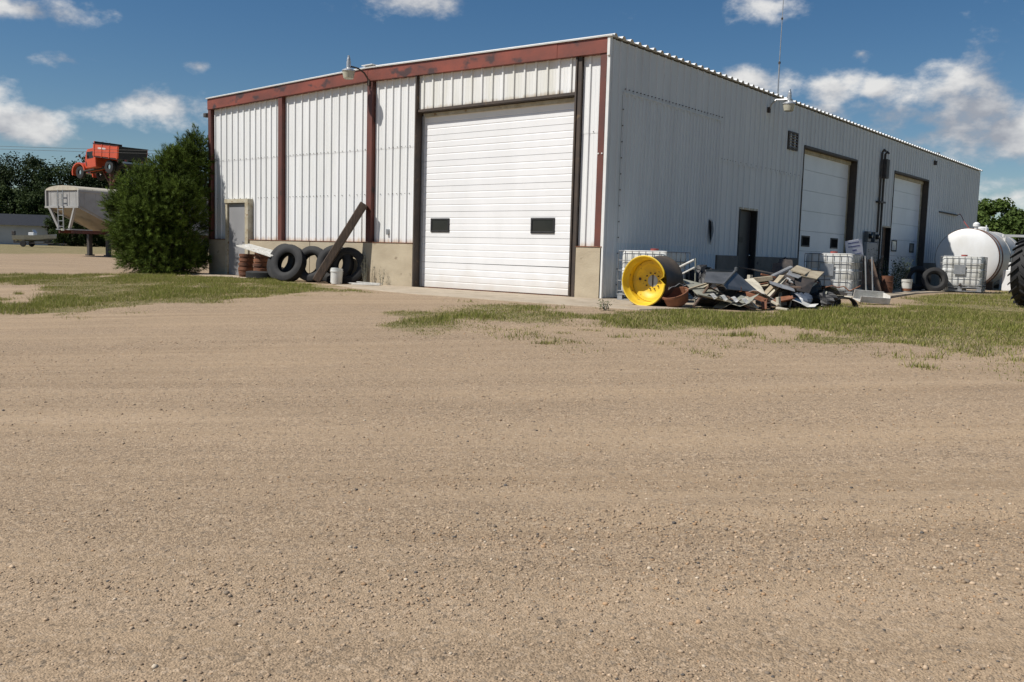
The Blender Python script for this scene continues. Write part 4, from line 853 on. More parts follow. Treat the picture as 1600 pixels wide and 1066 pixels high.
for i in range(NF): fd_.f += [(i, i+1, n1+i+1, n1+i), (2*n1+i, 3*n1+i, 3*n1+i+1, 2*n1+i+1), (i, 2*n1+i, 2*n1+i+1, i+1), (n1+i, n1+i+1, 3*n1+i+1, 3*n1+i)]
o = fd_.build('black_fender', m_blackpl, smooth=True, label='black arched plastic fender standing at the right end of the heap', cat='scrap'); o.location = (4.12, 2.58, .02); o.rotation_euler = (0, 0, R(35))
ch = MB().box(-.36, .36, -.16, .16, .03, .045).box(-.36, .36, .145, .16, .045, .24).box(-.36, .36, -.16, -.145, .045, .17).box(.345, .36, -.144, .144, .045, .22).box(-.33, -.28, -.1, -.06, .0, .03).box(.28, .33, -.1, -.06, 0, .03)
o = ch.build('white_channel', m_wscrap, bevel=.006, label='white open sheet metal trough lying on the grass right of the heap', cat='scrap'); o.location = (3.88, 4.9, .03); o.rotation_euler = (R(12), R(3), R(50))

# ------------------------------------------------------------------ things between the side doors
sg = empty('leaning_sign', (1.92, 9.85, 0.05), (0, 0, R(52)), label='white sign board with blue lettering behind the caged tote', cat='sign')
Ms = Matrix.Rotation(R(-10), 4, 'Y') 
MB().box(-.26, .26, -.012, .012, 1.02, 1.50, Ms).build('board', m_signw, sg, bevel=.004)
rt = random.Random(5)
for zc, x0, x1, hh in ((1.425, -.17, .16, .034), (1.325, -.18, .18, .034), (1.215, -.06, .06, .05), (1.115, -.20, .20, .022)):
    tx = MB(); x = x0
    while x < x1:
        w_ = rt.uniform(.014, .03); tx.box(x, min(x+w_, x1), -.0145, -.0125, zc-hh/2*rt.uniform(.6, 1), zc+hh/2, Ms); x += w_+.007
    tx.build('lettering_line', m_signb, sg)
MB().box(-.035, .035, .013, .05, 0, 1.40, Ms).build('stake', m_brw, sg)
for k, (x, y) in enumerate(((1.62, 10.15), (1.78, 10.3), (1.93, 10.42), (2.08, 10.55), (2.22, 10.7))):
    MB().beam((x, y, .05), (x-.35, y+.1, 1.02+.03*(k % 2)), .15, .03, up=(.6, -.8, 0)).build('plank', m_brw, bevel=.004, label=f'{["first","second","third","fourth","last"][k]} from the tote of the brown planks leaning below the white sign', cat='plank', group='brown planks leaning below the sign')
for (a, b, lb) in (((2.28, 9.42, .04), (2.16, 9.5, 1.1), 'left pale upright pole below the white sign'), ((2.36, 9.72, .04), (2.24, 9.80, 1.08), 'right pale upright pole below the white sign')):
    MB().tube([a, b], .022, 8).build('pole', m_pipe, label=lb, cat='pole')
rbx = empty('rusty_barrel', (2.18, 11.4, .08), label='small rusty barrel standing before the brown side door', cat='barrel')
MB().lathe([(0, 0), (.17, 0), (.175, .15), (.185, .16), (.175, .17), (.175, .31), (.185, .32), (.175, .33), (.17, .48), (.16, .47), (0, .47)], 20).build('shell', m_rust, rbx, smooth=True)
hs = MB()
for k in range(4):
    r_ = .19-.012*k; hs.tube([(1.75+r_*math.cos(a)*.5, 11.9+r_*math.sin(a), .9+r_*1.2*math.sin(a*1.0+1.2)) for a in np.linspace(0, 2*math.pi, 20)], .016, 6)
hs.tube([(1.75, 12.05, .07), (1.75, 12.0, .5), (1.74, 11.95, .9)], .03, 8); hs.build('hose_reel', m_blackpl, smooth=True, label='black coiled hose on a stand before the brown side door', cat='hose')
# ------------------------------------------------------------------ far left: farm truck on a post
TZ = 5.62
tr = empty('farm_truck', (-53.8, 16.6, TZ), (0, R(5), R(189)), label='orange farm truck with raised box mounted high on a red post', cat='truck')
# local: +x forward, -y... after the turn the truck faces left, its left side towards the yard
tr.scale = (1.13, 1.13, 1.13)
def side_prism(pts, y0, y1): return MB().prism(pts, 'y', y0, y1)
cab = MB()
cab.prism([(.35, .55), (1.45, .55), (1.45, 1.12), (1.28, 1.62), (1.12, 1.78), (.5, 1.80), (.35, 1.70)], 'y', -.82, .82)
c_o = cab.build('cab', m_orange, tr, bevel=.06)
for s in (1, -1):
    MB().box(.55, 1.18, s*.825-.004, s*.825+.004, 1.16, 1.58).build('side_window', m_glass, c_o)
MB().plate([(1.458, -.68, 1.16), (1.458, .68, 1.16), (1.31, .62, 1.60), (1.31, -.62, 1.60)], .006).build('windscreen', m_glass, c_o)
MB().box(.34, .346, -.5, .5, 1.2, 1.55).build('rear_window', m_glass, c_o)
hood = MB(); secs = [(1.45, .60, .55, 1.18), (1.9, .55, .55, 1.16), (2.4, .46, .55, 1.08), (2.65, .38, .58, .96)]; vs = []
for x, hw, z0, z1 in secs: vs += [(x, -hw, z0), (x, -hw, z1-.14), (x, -hw*.6, z1), (x, hw*.6, z1), (x, hw, z1-.14), (x, hw, z0)]
hood.add(vs, [(i*6+j, i*6+(j+1) % 6, (i+1)*6+(j+1) % 6, (i+1)*6+j) for i in range(3) for j in range(6)]+[tuple(range(6)), tuple(range(18, 24))[::-1]]); hood.build('hood', m_orange, tr, bevel=.03)
wm = MB().lathe([(.16, -.10), (.30, -.11), (.40, -.09), (.42, -.05), (.42, .05), (.40, .09), (.30, .11), (.16, .10)], 24, Matrix.Rotation(R(90), 4, 'X'), closed=True).mesh('tyre', m_black, smooth=True)
hubm = MB().lathe([(0, -.07), (.08, -.08), (.10, -.03), (.22, -.05), (.24, .05), (0, .05)], 20, Matrix.Rotation(R(90), 4, 'X')).mesh('hub_cap', m_chrome, smooth=True)
def wheel(x, y, flip):
    w = put('wheel', wm, tr, (x, y, .42)); put('hub_cap', hubm, w, (0, 0, 0), (0, 0, R(180) if flip else 0)); return w
for s in (1, -1):
    wheel(2.05, s*.72, s > 0); wheel(-1.0, s*.78, s > 0); wheel(-1.0, s*.52, s > 0)
    f = MB(); NA = 10
    for rr, k in ((.50, 0), (.58, 1)):
        for yy in (s*.50, s*.92):
            for i in range(NA+1): a = math.pi*(i/NA*1.1-.1); f.v.append((2.05+rr*math.cos(a)*1.15, yy, .45+rr*math.sin(a)))
    n1 = NA+1
    for i in range(NA): f.f += [(i, i+1, n1+i+1, n1+i), (2*n1+i, 3*n1+i, 3*n1+i+1, 2*n1+i+1), (i, 2*n1+i, 2*n1+i+1, i+1), (n1+i, n1+i+1, 3*n1+i+1, 3*n1+i)]
    f.build('fender', m_orange, tr, smooth=True)
    MB().lathe([(0, .06), (.07, .05), (.10, 0), (.09, -.10), (0, -.14)], 16, Matrix.Translation((2.62, s*.66, .92)) @ Matrix.Rotation(R(90), 4, 'Y')).build('headlight', m_chrome, tr, smooth=True)
    MB().box(.4, 1.5, s*.86-.08, s*.86+.08, .40, .46).build('running_board', m_dk, tr)
    MB().tube([(1.35, s*.84, 1.2), (1.5, s*1.12, 1.34)], .012, 6).tube([(1.5, s*1.12, 1.28), (1.5, s*1.12, 1.44)], .06, 8).build('mirror', m_dk, tr)
MB().tube([(2.72, -.78, .55), (2.82, -.5, .55), (2.86, 0, .55), (2.82, .5, .55), (2.72, .78, .55)], .07, 8).build('bumper', m_chrome, tr, smooth=True)
MB().box(-2.2, 2.5, -.40, -.28, .48, .62).box(-2.2, 2.5, .28, .40, .48, .62).box(-2.25, -2.1, -.7, .7, .42, .56).build('chassis', m_dk, tr)
MB().box(-2.27, -2.2, -.75, .75, .50, .60).build('rear_bar', m_galv, tr)
for s in (1, -1): MB().box(-2.29, -2.26, s*.6-.07, s*.6+.07, .62, .72).build('tail_light', m_redhose, tr)
bx = empty('box', (-2.15, 0, .72), (0, R(-11), 0)); bx.parent = tr
for s in (1, -1):
    MB().box(0, 2.5, s*1.02-.03, s*1.02+.03, .05, .80).build('side_board', m_orange, bx, bevel=.01)
    for x in (.1, .85, 1.6, 2.35): MB().box(x-.03, x+.03, s*1.055-.02, s*1.055+.02, .0, .80).build('stake', m_orange, bx)
MB().box(2.46, 2.52, -.99, .99, .05, .95).build('head_board', m_orange, bx); MB().box(0, 2.5, -1.02, 1.02, -.02, .04).build('floor', m_dk, bx)
MB().box(-.02, .03, -.99, .99, .05, .80).build('tail_gate', m_blackpl, bx)  # shade on the rear face put into the black colour
for s in (1, -1): MB().box(.04, 2.45, s*.985-.004, s*.985+.004, .05, .79).build('inner_shade_sheet', m_blackpl, bx)  # black sheets added, the shade inside the box put into their colour
MB().box(2.45, 2.457, -.97, .97, .05, .94).build('inner_shade_sheet', m_blackpl, bx)
for s in (1, -1): MB().beam((-.03, s*1.05, .815), (2.53, s*1.05, .815), .07, .03).build('top_rail', m_blackpl, bx)
tx = MB(); x = 1.25
for k in range(7):
    w_ = .05+.03*((k*7) % 3); tx.box(x, x+w_, 1.051, 1.054, .48, .60); x += w_+.035
tx.build('door_lettering', m_trimw, bx)
pl = empty('display_post', (-53.75, 16.55, .4), label='red steel post carrying the orange farm truck', cat='post')
MB().tube([(0, 0, 0), (0, 0, TZ-.05)], .17, 14).build('shaft', m_redpost, pl, smooth=True); MB().beam((0, 0, TZ-1.1), (-1.3, .05, TZ+.06), .12).build('brace', m_redpost, pl); MB().beam((0, 0, TZ-1.1), (1.3, -.05, TZ+.02), .12).build('brace', m_redpost, pl); MB().box(-.35, .35, -.35, .35, -.05, .05).build('foot_plate', m_redpost, pl)

# ------------------------------------------------------------------ grain trailer
ta = math.atan2(.985, -.17)
tg = empty('grain_trailer', (-35.45, 4.95, .17), (0, 0, ta), label='white hopper bottom grain trailer with front ladder left of the pine', cat='trailer')
# local +x runs back along the trailer, y across
zt, zw = 3.22, 2.45; hw = 1.28; LT = 11.0
body = MB(); pr = [(0, zw), (0, zt), (LT, zt), (LT, zw), (LT-2.6, 1.28), (LT-3.6, 1.28), (LT/2, 2.2), (3.5, 1.28), (2.6, 1.28)]
body.prism(pr, 'y', -hw, hw); body.build('body', m_trailer, tg)
for k in range(17):
    x = .28+k*.62
    for s in (1, -1): MB().box(x-.02, x+.02, s*hw-.012, s*hw+.012, max(zw-.0, 2.5), zt-.02).build('side_rib', m_trailer, tg)
for k in range(5): MB().box(-.012, .012, -1.0+k*.5-.02, -1.0+k*.5+.02, zw+.05, zt-.03).build('front_rib', m_trailer, tg)
MB().prism([(0, zw), (.06, zw-.01), (2.62, 1.30), (2.56, 1.26)], 'y', -hw-.02, hw+.02).build('front_slope', m_traild, tg)
tarp = MB(); NT = 12; vs = []
for x in (-.06, LT+.06):
    for i in range(NT+1): a = math.pi*i/NT; vs.append((x, -(hw+.05)*math.cos(a), zt+.24*math.sin(a)))
tarp.add(vs, [(i, i+1, NT+1+i+1, NT+1+i) for i in range(NT)]+[tuple(range(NT+1)), tuple(range(NT+1, 2*NT+2))[::-1]]); tarp.build('roll_tarp', m_pale, tg, smooth=True)
for s in (1, -1):
    MB().beam((-.02, s*(hw+.02), zt-.04), (LT, s*(hw+.02), zt-.04), .06, .10).build('top_rail', m_trailer, tg); MB().beam((-.04, s*(hw+.0), zw-.05), (-.04, s*hw, zt), .09).build('corner_post', m_trailer, tg)
    MB().beam((-.05, s*1.0, zw-.08), (.05, s*.42, 1.36), .12).build('brace', m_trailer, tg); MB().beam((0.02, s*1.24, zw-.06), (2.66, s*1.24, 1.30), .07, .12).build('slope_edge', m_trailer, tg)
    MB().beam((0.1, s*.5, 1.20), (LT-.5, s*.5, 1.20), .10, .16).build('frame_rail', m_redpost, tg); MB().box(1.85, 2.05, s*.75-.09, s*.75+.09, .08, 1.2).build('landing_leg', m_dk, tg); MB().box(1.78, 2.12, s*.75-.15, s*.75+.15, 0, .08).build('landing_foot', m_dk, tg)
MB().beam((-.06, -hw-.05, zw-.05), (-.06, hw+.05, zw-.05), .10, .09).build('front_sill', m_trailer, tg); MB().box(-.05, 1.2, -.55, .55, 1.28, 1.33).build('kingpin_plate', m_galv, tg); MB().lathe([(0, 0), (.09, 0), (.09, .1), (0, .1)], 12, Matrix.Translation((-.1, -.1, 1.24))).build('air_coupling', m_chrome, tg)
ld = MB()
for y in (-.20, .20): ld.beam((-.14, y, 1.30), (-.14, y, zt+.02), .04)
for z in np.arange(1.45, zt, .27): ld.beam((-.14, -.2, z), (-.14, .2, z), .03)
ld.build('ladder', m_galv, tg)
for hx in (3.05, LT-3.1): MB().prism([(hx-.5, 1.28), (hx+.5, 1.28), (hx+.28, .62), (hx-.28, .62)], 'y', -.5, .5).build('hopper', m_traild, tg)
for x in (LT-1.6, LT-.4):
    for s in (1, -1): put('tyre', tyre_mesh(.5, .28, .28, 'tyre', m_black, n=24), tg, (x, s*1.0, .5), (R(90), 0, 0))
bp_ = MB().box(-1.3, -.2, -.8, .5, 0, .1)

# ------------------------------------------------------------------ boat on a trailer and white shed
bo = empty('boat', (-54.4, 11.4, .95), (0, 0, math.atan2(.64, .77)), label='small dull aluminium boat with white console on its trailer', cat='boat')
bo.scale = (.75, .75, .75)
secs = [(-1.7, .62, .0, .45), (-.5, .68, -.02, .48), (.7, .62, .02, .52), (1.5, .38, .14, .60), (2.05, .04, .34, .66)]; hb = MB(); vs = []
for x, w_, z0, z1 in secs: vs += [(x, -w_, z1), (x, -w_*.85, z0+.10), (x, 0, z0-.06), (x, w_*.85, z0+.10), (x, w_, z1), (x, w_*.9, z1), (x, 0, z0+.12), (x, -w_*.9, z1)]
hb.add(vs, [(i*8+j, i*8+(j+1) % 8, (i+1)*8+(j+1) % 8, (i+1)*8+j) for i in range(4) for j in range(8)]+[tuple(range(8)), tuple(range(32, 40))[::-1]]); hb.build('hull', m_galv, bo)
MB().box(-.35, .15, -.3, .3, .2, .75).build('console', m_trimw, bo, bevel=.04); MB().plate([(.15, -.32, .72), (.15, .32, .72), (.0, .28, 1.0), (.0, -.28, 1.0)], .01).build('windscreen', m_litglass, bo)
MB().box(-1.95, -1.7, -.14, .14, .30, .85).box(-1.88, -1.76, -.06, .06, -.2, .30).build('outboard_motor', m_dk, bo, bevel=.03)
bt = empty('boat_trailer', (-54.4, 11.4, .45), (0, 0, math.atan2(.64, .77)), label='low dark boat trailer under the aluminium boat', cat='trailer')
bt.scale = (.75, .75, .75); bo.location.z = .86
MB().box(-1.6, 2.0, -.5, -.42, .30, .38).box(-1.6, 2.0, .42, .5, .30, .38).box(-.9, -.8, -.7, .7, .28, .36).box(2.0, 3.0, -.05, .05, .30, .38).box(-1.5,-1.4,-.5,.5,.39,.46).box(1.1,1.2,-.5,.5,.39,.54).build('frame', m_dk, bt)
for s in (1, -1): put('wheel', MB().lathe([(0, -.07), (.12, -.08), (.27, -.07), (.29, 0), (.27, .07), (.12, .08), (0, .07)], 18).mesh('wheel', m_black, smooth=True), bt, (-.6, s*.74, .28), (R(90), 0, 0))
sh = empty('white_shed', (-69, 19, .42), (0, 0, math.atan2(7.8, 6.3)), label='long low white shed with dark roof far behind the boat', cat='shed')
MB().box(-14, -.4, 0, 5, -.1, 1.75).build('wall', m_shed, sh); MB().prism([(-.4, 1.7), (5.4, 1.7), (2.5, 2.7)], 'x', -14.4, 0).build('roof', m_blackpl, sh)
MB().box(-9, -8, -.03, .02, 0, 1.6).build('door', m_greydoor, sh)

# ------------------------------------------------------------------ leaf geometry
def leaf_cloud(centers, dirs, size, base_cols, r_, aspect=.55, droop=.2):
    """one bent quad (2 tris) per leaf, random facing biased along dirs"""
    n = len(centers); d = dirs+r_.normal(0, .55, (n, 3)); d /= np.linalg.norm(d, axis=1)[:, None]
    t = r_.normal(0, 1, (n, 3)); t -= d*(t*d).sum(1)[:, None]; t /= np.linalg.norm(t, axis=1)[:, None]; b = np.cross(d, t)
    s = size*r_.uniform(.6, 1.35, n)[:, None]
    p0 = centers-t*s*.5; p1 = centers+b*s*aspect*.5; p2 = centers+t*s*.5-d*s*droop; p3 = centers-b*s*aspect*.5
    v = np.stack([p0, p1, p2, p3], 1).reshape(-1, 3); i = np.arange(n)*4
    tri = np.concatenate([np.stack([i, i+1, i+2], 1), np.stack([i, i+2, i+3], 1)]); return v, tri, np.repeat(base_cols, 4, 0)
def tree_meshes(h, cr, seed, cA, cB, nclump=80, per=130, leaf=.26, trunk_frac=.28):
    r_ = np.random.default_rng(seed); cs = []; mbt = MB()
    mbt.tube([(0, 0, -.1), (.05, .03, h*.3), (-.05, .06, h*.6), (.02, 0, h*.85)], [.17*h/8, .13*h/8, .08*h/8, .03], 8)
    C_ = []; cen = np.array([0, 0, h*(1+trunk_frac)/2]); ex = np.array([cr, cr, h*(1-trunk_frac)/2])
    for k in range(nclump):
        u = r_.normal(0, 1, 3); u /= np.linalg.norm(u); rad = r_.uniform(.45, 1.0)**.6; p = cen+u*ex*rad*np.array([1, 1, 1])
        p[:2] *= 1-.35*max(0, (p[2]-h*.75)/(h*.25)); C_.append(p)
        if k % 4 == 0:
            st = np.array([0, 0, h*(.25+.45*r_.random())]); mid = (st+p)/2+r_.normal(0, .1, 3); mbt.tube([tuple(st), tuple(mid), tuple(p)], [.06*h/8, .04*h/8, .015], 5)
    C_ = np.array(C_); pts = []; dirs = []; cols = []
    for p in C_:
        rad = r_.uniform(.5, 1.0)*cr*.36; u = r_.normal(0, 1, (per, 3)); u /= np.linalg.norm(u, axis=1)[:, None]
        q = p+u*rad*(r_.random(per)**.45)[:, None]*np.array([1, 1, .8]); pts.append(q); dirs.append(u*.6+np.array([0, 0, .6]))
        f = np.clip(r_.normal(.45, .18)+r_.normal(0, .2, per), 0, 1)[:, None]; cols.append(np.array(cA)*(1-f)+np.array(cB)*f)
    v, t, c = leaf_cloud(np.concatenate(pts), np.concatenate(dirs), leaf, np.concatenate(cols), r_)
    return mbt.mesh('trunk', m_bark, smooth=True), np_mesh('crown', v, t, m_leaf, c)
kinds = [tree_meshes(8.5, 2.9, 21, (.020, .032, .013), (.045, .066, .022), leaf=.23), tree_meshes(7.5, 3.2, 22, (.022, .036, .014), (.05, .075, .024), leaf=.23), tree_meshes(9.2, 2.6, 23, (.018, .030, .013), (.04, .06, .02), leaf=.23), tree_meshes(4.2, 2.6, 24, (.028, .045, .015), (.06, .085, .025), leaf=.22, trunk_frac=.05)]
def tree(kind, loc, rz, s, label, group, name='tree', cat='tree'):
    t = empty(name, loc, (0, 0, rz), label=label, cat=cat, group=group); t.scale = (s, s, s*random.uniform(.95, 1.08)); put('trunk', kinds[kind][0], t); put('crown', kinds[kind][1], t); return t
row = [(-97, 14), (-93, 17.5), (-90, 21), (-87.5, 24.5), (-84.5, 26.5), (-82, 29.5), (-79, 31), (-76, 34.5), (-73, 36), (-70, 39), (-66, 41)]
ords = ['first', 'second', 'third', 'fourth', 'fifth', 'sixth', 'seventh', 'eighth', 'ninth', 'tenth', 'last']
for k, (x, y) in enumerate(row):
    tree(k % 3, (x, y, .4), k*1.7, random.uniform(1.06, 1.14), f'{ords[k]} dark tree from the left in the row behind the white shed', 'dark trees in the far row')
for k, (x, y) in enumerate([(-86, 15), (-83.5, 17.5), (-81, 20), (-79, 22.2), (-77, 24.5), (-75, 26.5), (-73, 28.5), (-71, 30), (-69, 32), (-67, 33.5), (-65, 36)]):
    tree(3, (x, y, .4), k*2.1, random.uniform(1.15, 1.4), f'{ords[k]} dark bushy shrub from the left below the far row of trees', 'shrubs below the far tree row', 'shrub', 'shrub')
kinds.append(tree_meshes(6.2, 2.6, 31, (.05, .085, .02), (.12, .17, .04), leaf=.3, nclump=60)); kinds.append(tree_meshes(5.2, 2.4, 32, (.05, .08, .02), (.11, .16, .04), leaf=.3))
for k, (x, y, kd, s) in enumerate([(-6.4, 62.5, 4, 1.0), (-3.6, 61.5, 5, 1.0), (-.6, 64.5, 4, .92), (2.2, 66, 5, 1.1), (5.5, 70, 4, 1.0)]):
    tree(kd, (x, y, .0), k*2, s, f'{ords[k]} light green tree from the building behind the white tank', 'light green trees at the right')

for k, (x, y) in enumerate([(-67.6, 20.0), (-66.2, 22.3), (-64.8, 24.4), (-63.2, 26.6), (-61.5, 29)]):
    tree(3, (x, y, .4), k*1.3+.4, random.uniform(.8, .95), f'{ords[k]} dark shrub from the white shed in the line behind the grain trailer', 'shrubs behind the grain trailer', 'shrub', 'shrub')
# ------------------------------------------------------------------ big pine shrub at the corner
def pine(seed=5):
    r_ = np.random.default_rng(seed); stems = MB(); tufts = []; tdir = []; tton = []
    # rounded masses that make up the outline: centre, radii
    mass = [((-.45, 0, 1.55), (1.05, 1.0, 1.35)), ((.45, .1, 1.6), (1.0, .95, 1.5)), ((.25, -.1, 2.45), (.72, .75, .85)), ((.55, .15, 3.0), (.5, .5, .75)), ((.95, .2, 3.15), (.36, .36, .85)), ((-.50, .1, 2.35), (.72, .7, .68)), ((-1.0, .0, 1.7), (.55, .6, .6)), ((.55, -.45, 2.1), (.6, .55, .7)), ((-.35, -.55, 1.3), (.65, .55, .6)), ((.0, 0, .75), (1.25, 1.1, .75)), ((.30, -.2, 3.0), (.4, .4, .5)), ((.15, -.1, .30), (1.35, 1.2, .42)), ((-.6, .1, .9), (.8, .8, .8))]
    for c, e in mass:
        c = np.array(c); e = np.array(e)
        base_ = np.array([c[0]*.3, c[1]*.3, 0]); stems.tube([tuple(base_), tuple(base_*.4+c*.6), tuple(c+np.array([0, 0, e[2]*.9]))], [.09, .06, .015], 6)
        nb = int(46*e[0]*e[2]+16)
        for k in range(nb):
            u = r_.normal(0, 1, 3); u[2] += .25; u /= np.linalg.norm(u); p = c+u*e*r_.uniform(.78, 1.04)
            if p[2] < .12: p[2] = r_.uniform(.12, .35)
            st0 = c*np.array([.5, .5, 1])+np.array([0, 0, -.35*e[2]]); st0[2] = max(st0[2], .05)
            stems.tube([tuple(st0), tuple((st0+p)/2+np.array([0, 0, -.08])), tuple(p)], [.025, .015, .006], 4)
            ax = u*np.array([1, 1, .5])+np.array([0, 0, .55]); ax /= np.linalg.norm(ax); tb = np.clip(r_.normal(.45, .22), 0, 1); rb = r_.uniform(.16, .30)
            for m_ in range(20):
                w = r_.normal(0, 1, 3); w /= np.linalg.norm(w); q = p+w*rb*r_.random()**.5-ax*.08; d = ax*.8+w*.7; tufts.append(q); tdir.append(d/np.linalg.norm(d)); tton.append(tb)
            for m_ in range(4): tufts.append(c+(p-c)*r_.uniform(.35, .85)+r_.normal(0, .08, 3)); d = u+r_.normal(0, .5, 3); tdir.append(d/np.linalg.norm(d)); tton.append(.1)
    for (x, y, z, n_) in ((.95, .2, 4.22, 40), (.55, .15, 3.92, 34), (.25, -.2, 3.55, 24), (1.15, .1, 3.7, 20), (.75, .3, 3.75, 18), (-.3, .1, 3.0, 20)):
        for m_ in range(n_): tufts.append(np.array([x, y, z])+np.array([*r_.normal(0, .035+.006*m_*.6, 2), -.022*m_])); d = np.array([*r_.normal(0, .55, 2), 1.]); tdir.append(d/np.linalg.norm(d)); tton.append(.4)
    T = np.array(tufts); Dd = np.array(tdir); T[:, 2] = np.maximum(T[:, 2], .05); n = len(T); K = 20
    P0 = np.repeat(T, K, 0); DD = np.repeat(Dd, K, 0); s = r_.uniform(0, 1, (n*K, 1)); ln = r_.uniform(.08, .14, (n*K, 1))
    rd = r_.normal(0, 1, (n*K, 3)); rd -= DD*(rd*DD).sum(1)[:, None]; rd /= np.linalg.norm(rd, axis=1)[:, None]
    st = P0+DD*s*.15; nd_ = DD*(.55+.5*s)+rd*(1.05-.4*s); nd_ /= np.linalg.norm(nd_, axis=1)[:, None]; sd_ = np.cross(nd_, rd); w_ = .009
    v = np.stack([st-sd_*w_, st+sd_*w_, st+nd_*ln], 1).reshape(-1, 3); tri = np.arange(n*K*3).reshape(-1, 3)
    f = np.clip(np.repeat(np.array(tton), K)+r_.normal(0, .12, n*K)+.2*s[:, 0], 0, 1)[:, None]
    c = np.array((.023, .038, .008))*(1-f)+np.array((.130, .185, .030))*f
    print('pine needles', n*K)
    return stems, v, tri, np.repeat(c, 3, 0)
st_, v, t_, c_ = pine()
pn = empty('pine_shrub', (-15.12, -1.22, .0), (0, 0, .95), label='big dense dark green pine shrub at the left front corner of the shop', cat='shrub')
st_.build('stems', m_bark, pn, smooth=True); put('needles', np_mesh('needles', v, t_, m_needle, c_), pn)
pn.scale = (.98, .98, 1.04)

# ------------------------------------------------------------------ weeds
def weed(loc, h, nst, seed, label, cA=(.05, .075, .025), cB=(.12, .15, .05), spread=.35, dens=26, leaf=.055, cat='weed', group=None):
    r_ = np.random.default_rng(seed); s = MB(); pts = []; dirs = []
    for k in range(nst):
        a = r_.uniform(0, 6.28); o_ = np.array([math.cos(a), math.sin(a), 0])*r_.uniform(.2, 1)*spread; hh = h*r_.uniform(.6, 1)
        top = o_*1.2+np.array([0, 0, hh]); base_ = o_*.3; s.tube([tuple(base_), tuple((base_+top)/2+o_*.15), tuple(top)], [.007, .005, .002], 4)
        f = r_.uniform(.12, 1, dens); pts.append(base_+(top-base_)*f[:, None]+r_.normal(0, .035, (dens, 3))); dirs.append(np.tile([0, 0, 1.], (dens, 1)))
    pts = np.concatenate(pts); n = len(pts); f = r_.random((n, 1)); v, t, c = leaf_cloud(pts, np.concatenate(dirs), leaf, np.array(cA)*(1-f)+np.array(cB)*f, r_, .4)
    w = empty('weed', loc, label=label, cat=cat, group=group); s.build('stalks', m_pg, w); put('leaves', np_mesh('leaves', v, t, m_leaf, c), w); return w
weed((-7.05, -.22, 0), .85, 7, 1, 'dry tall weed against the concrete right of the leaning timber', (.09, .085, .05), (.17, .15, .09), .12, 14, .04)
weed((-6.45, -.2, 0), .45, 5, 2, 'short dry weed at the concrete left of the big front door', (.09, .085, .05), (.16, .15, .08), .12, 12, .04)
weed((-12.28, -.35, .02), .5, 5, 12, 'short weed beside the grey front door frame', (.04, .06, .02), (.08, .1, .03), .1, 16, .05)
weed((1.55, 13.9, .09), 1.05, 26, 3, 'dark bushy weeds below the far overhead door', (.025, .04, .015), (.06, .085, .03), .55, 40, .075)
weed((1.2, 12.7, .09), 1.25, 14, 4, 'tall yellow green weeds by the brown side door', (.06, .07, .02), (.15, .15, .04), .28, 26, .06)
weed((2.15, -3.0, .0), .16, 6, 6, 'small green weed standing alone on the apron edge', dens=14, leaf=.05, spread=.08)
weed((1.1, 16.6, .09), .9, 14, 7, 'dark weeds between the black tyre and the white tank', (.03, .045, .015), (.07, .09, .03), .3, 26, .07)

# ------------------------------------------------------------------ grass blades
def scatter(n, x0, x1, y0, y1, r_): return r_.uniform(x0, x1, n), r_.uniform(y0, y1, n)
gr = np.random.default_rng(42); X = []; Y = []
for n, bx_ in ((330000, (-17, -3.5, -10.5, -.9)), (430000, (-.6, 11, -7.2, 5)), (200000, (2.8, 16, 4, 24))):
    x, y = scatter(n, *bx_, gr); g_ = grass_amt(x, y); d = np.hypot(x-CAM.x, y-CAM.y)
    keep = gr.random(n) < np.clip(g_, 0, 1)**1.5*(.28+.75*fbm(x*1.7+40, y*1.7, 3))
    keep &= ~((x > -14.5) & (x < 0.05) & (y > -.02)); keep &= ~((x > -6.9) & (x < 2.7) & (y > -2.6)) & ~((x < 3.2) & (y > 5)); X.append(x[keep]); Y.append(y[keep])
# loose tufts out on the gravel
tuf = [(2.48, -6.37), (3.15, -6.63), (3.07, -6.13), (3.35, -5.79), (3.44, -5.33), (5.5, -5.56), (5.16, -5.26), (5.84, -5.76), (7.51, -5.31), (7.6, -4.9), (8.5, -5.2), (7.87, -5.15), (1.72, -6.33), (1.43, -6.68), (5.74, -4.84), (2.8, -5.9), (2.2, -6.0), (4.3, -5.3), (9.0, -4.9), (6.8, -5.0), (-4.6, -2.7), (-3.9, -2.95), (.2, -3.0), (-.6, -3.3), (6.3, -5.2), (8.2, -4.8)]
for k in range(34): tuf.append((gr.uniform(1.2, 9.2), gr.uniform(-6.9, -4.4))); 
for k in range(16): tuf.append((gr.uniform(-10, -3.4), gr.uniform(-9.3, -4)))
for k, (a, b) in enumerate(tuf):
    n = int(gr.uniform(25, 110)); s_ = gr.uniform(.05, .15); X.append(gr.normal(a, s_*1.6, n)); Y.append(gr.normal(b, s_*.8, n))
X = np.concatenate(X); Y = np.concatenate(Y); n = len(X); Z = gzv(X, Y)-.004
patch = fbm(X*.9+7, Y*.9, 3); lush = np.clip((patch-.38)*3.2, 0, 1)
hgt = (.026+.058*lush*gr.uniform(.5, 1.3, n))*gr.uniform(.55, 1.25, n); az = gr.uniform(0, 6.283, n); lean = gr.uniform(.1, .95, n)*hgt; wd = gr.uniform(.0035, .0065, n)
ca, sa = np.cos(az), np.sin(az); fa = az+gr.uniform(.8, 2.3, n); wx, wy = np.cos(fa)*wd, np.sin(fa)*wd
v = np.stack([np.stack([X-wx, Y-wy, Z], 1), np.stack([X+wx, Y+wy, Z], 1), np.stack([X+ca*lean, Y+sa*lean, Z+hgt], 1)], 1).reshape(-1, 3)
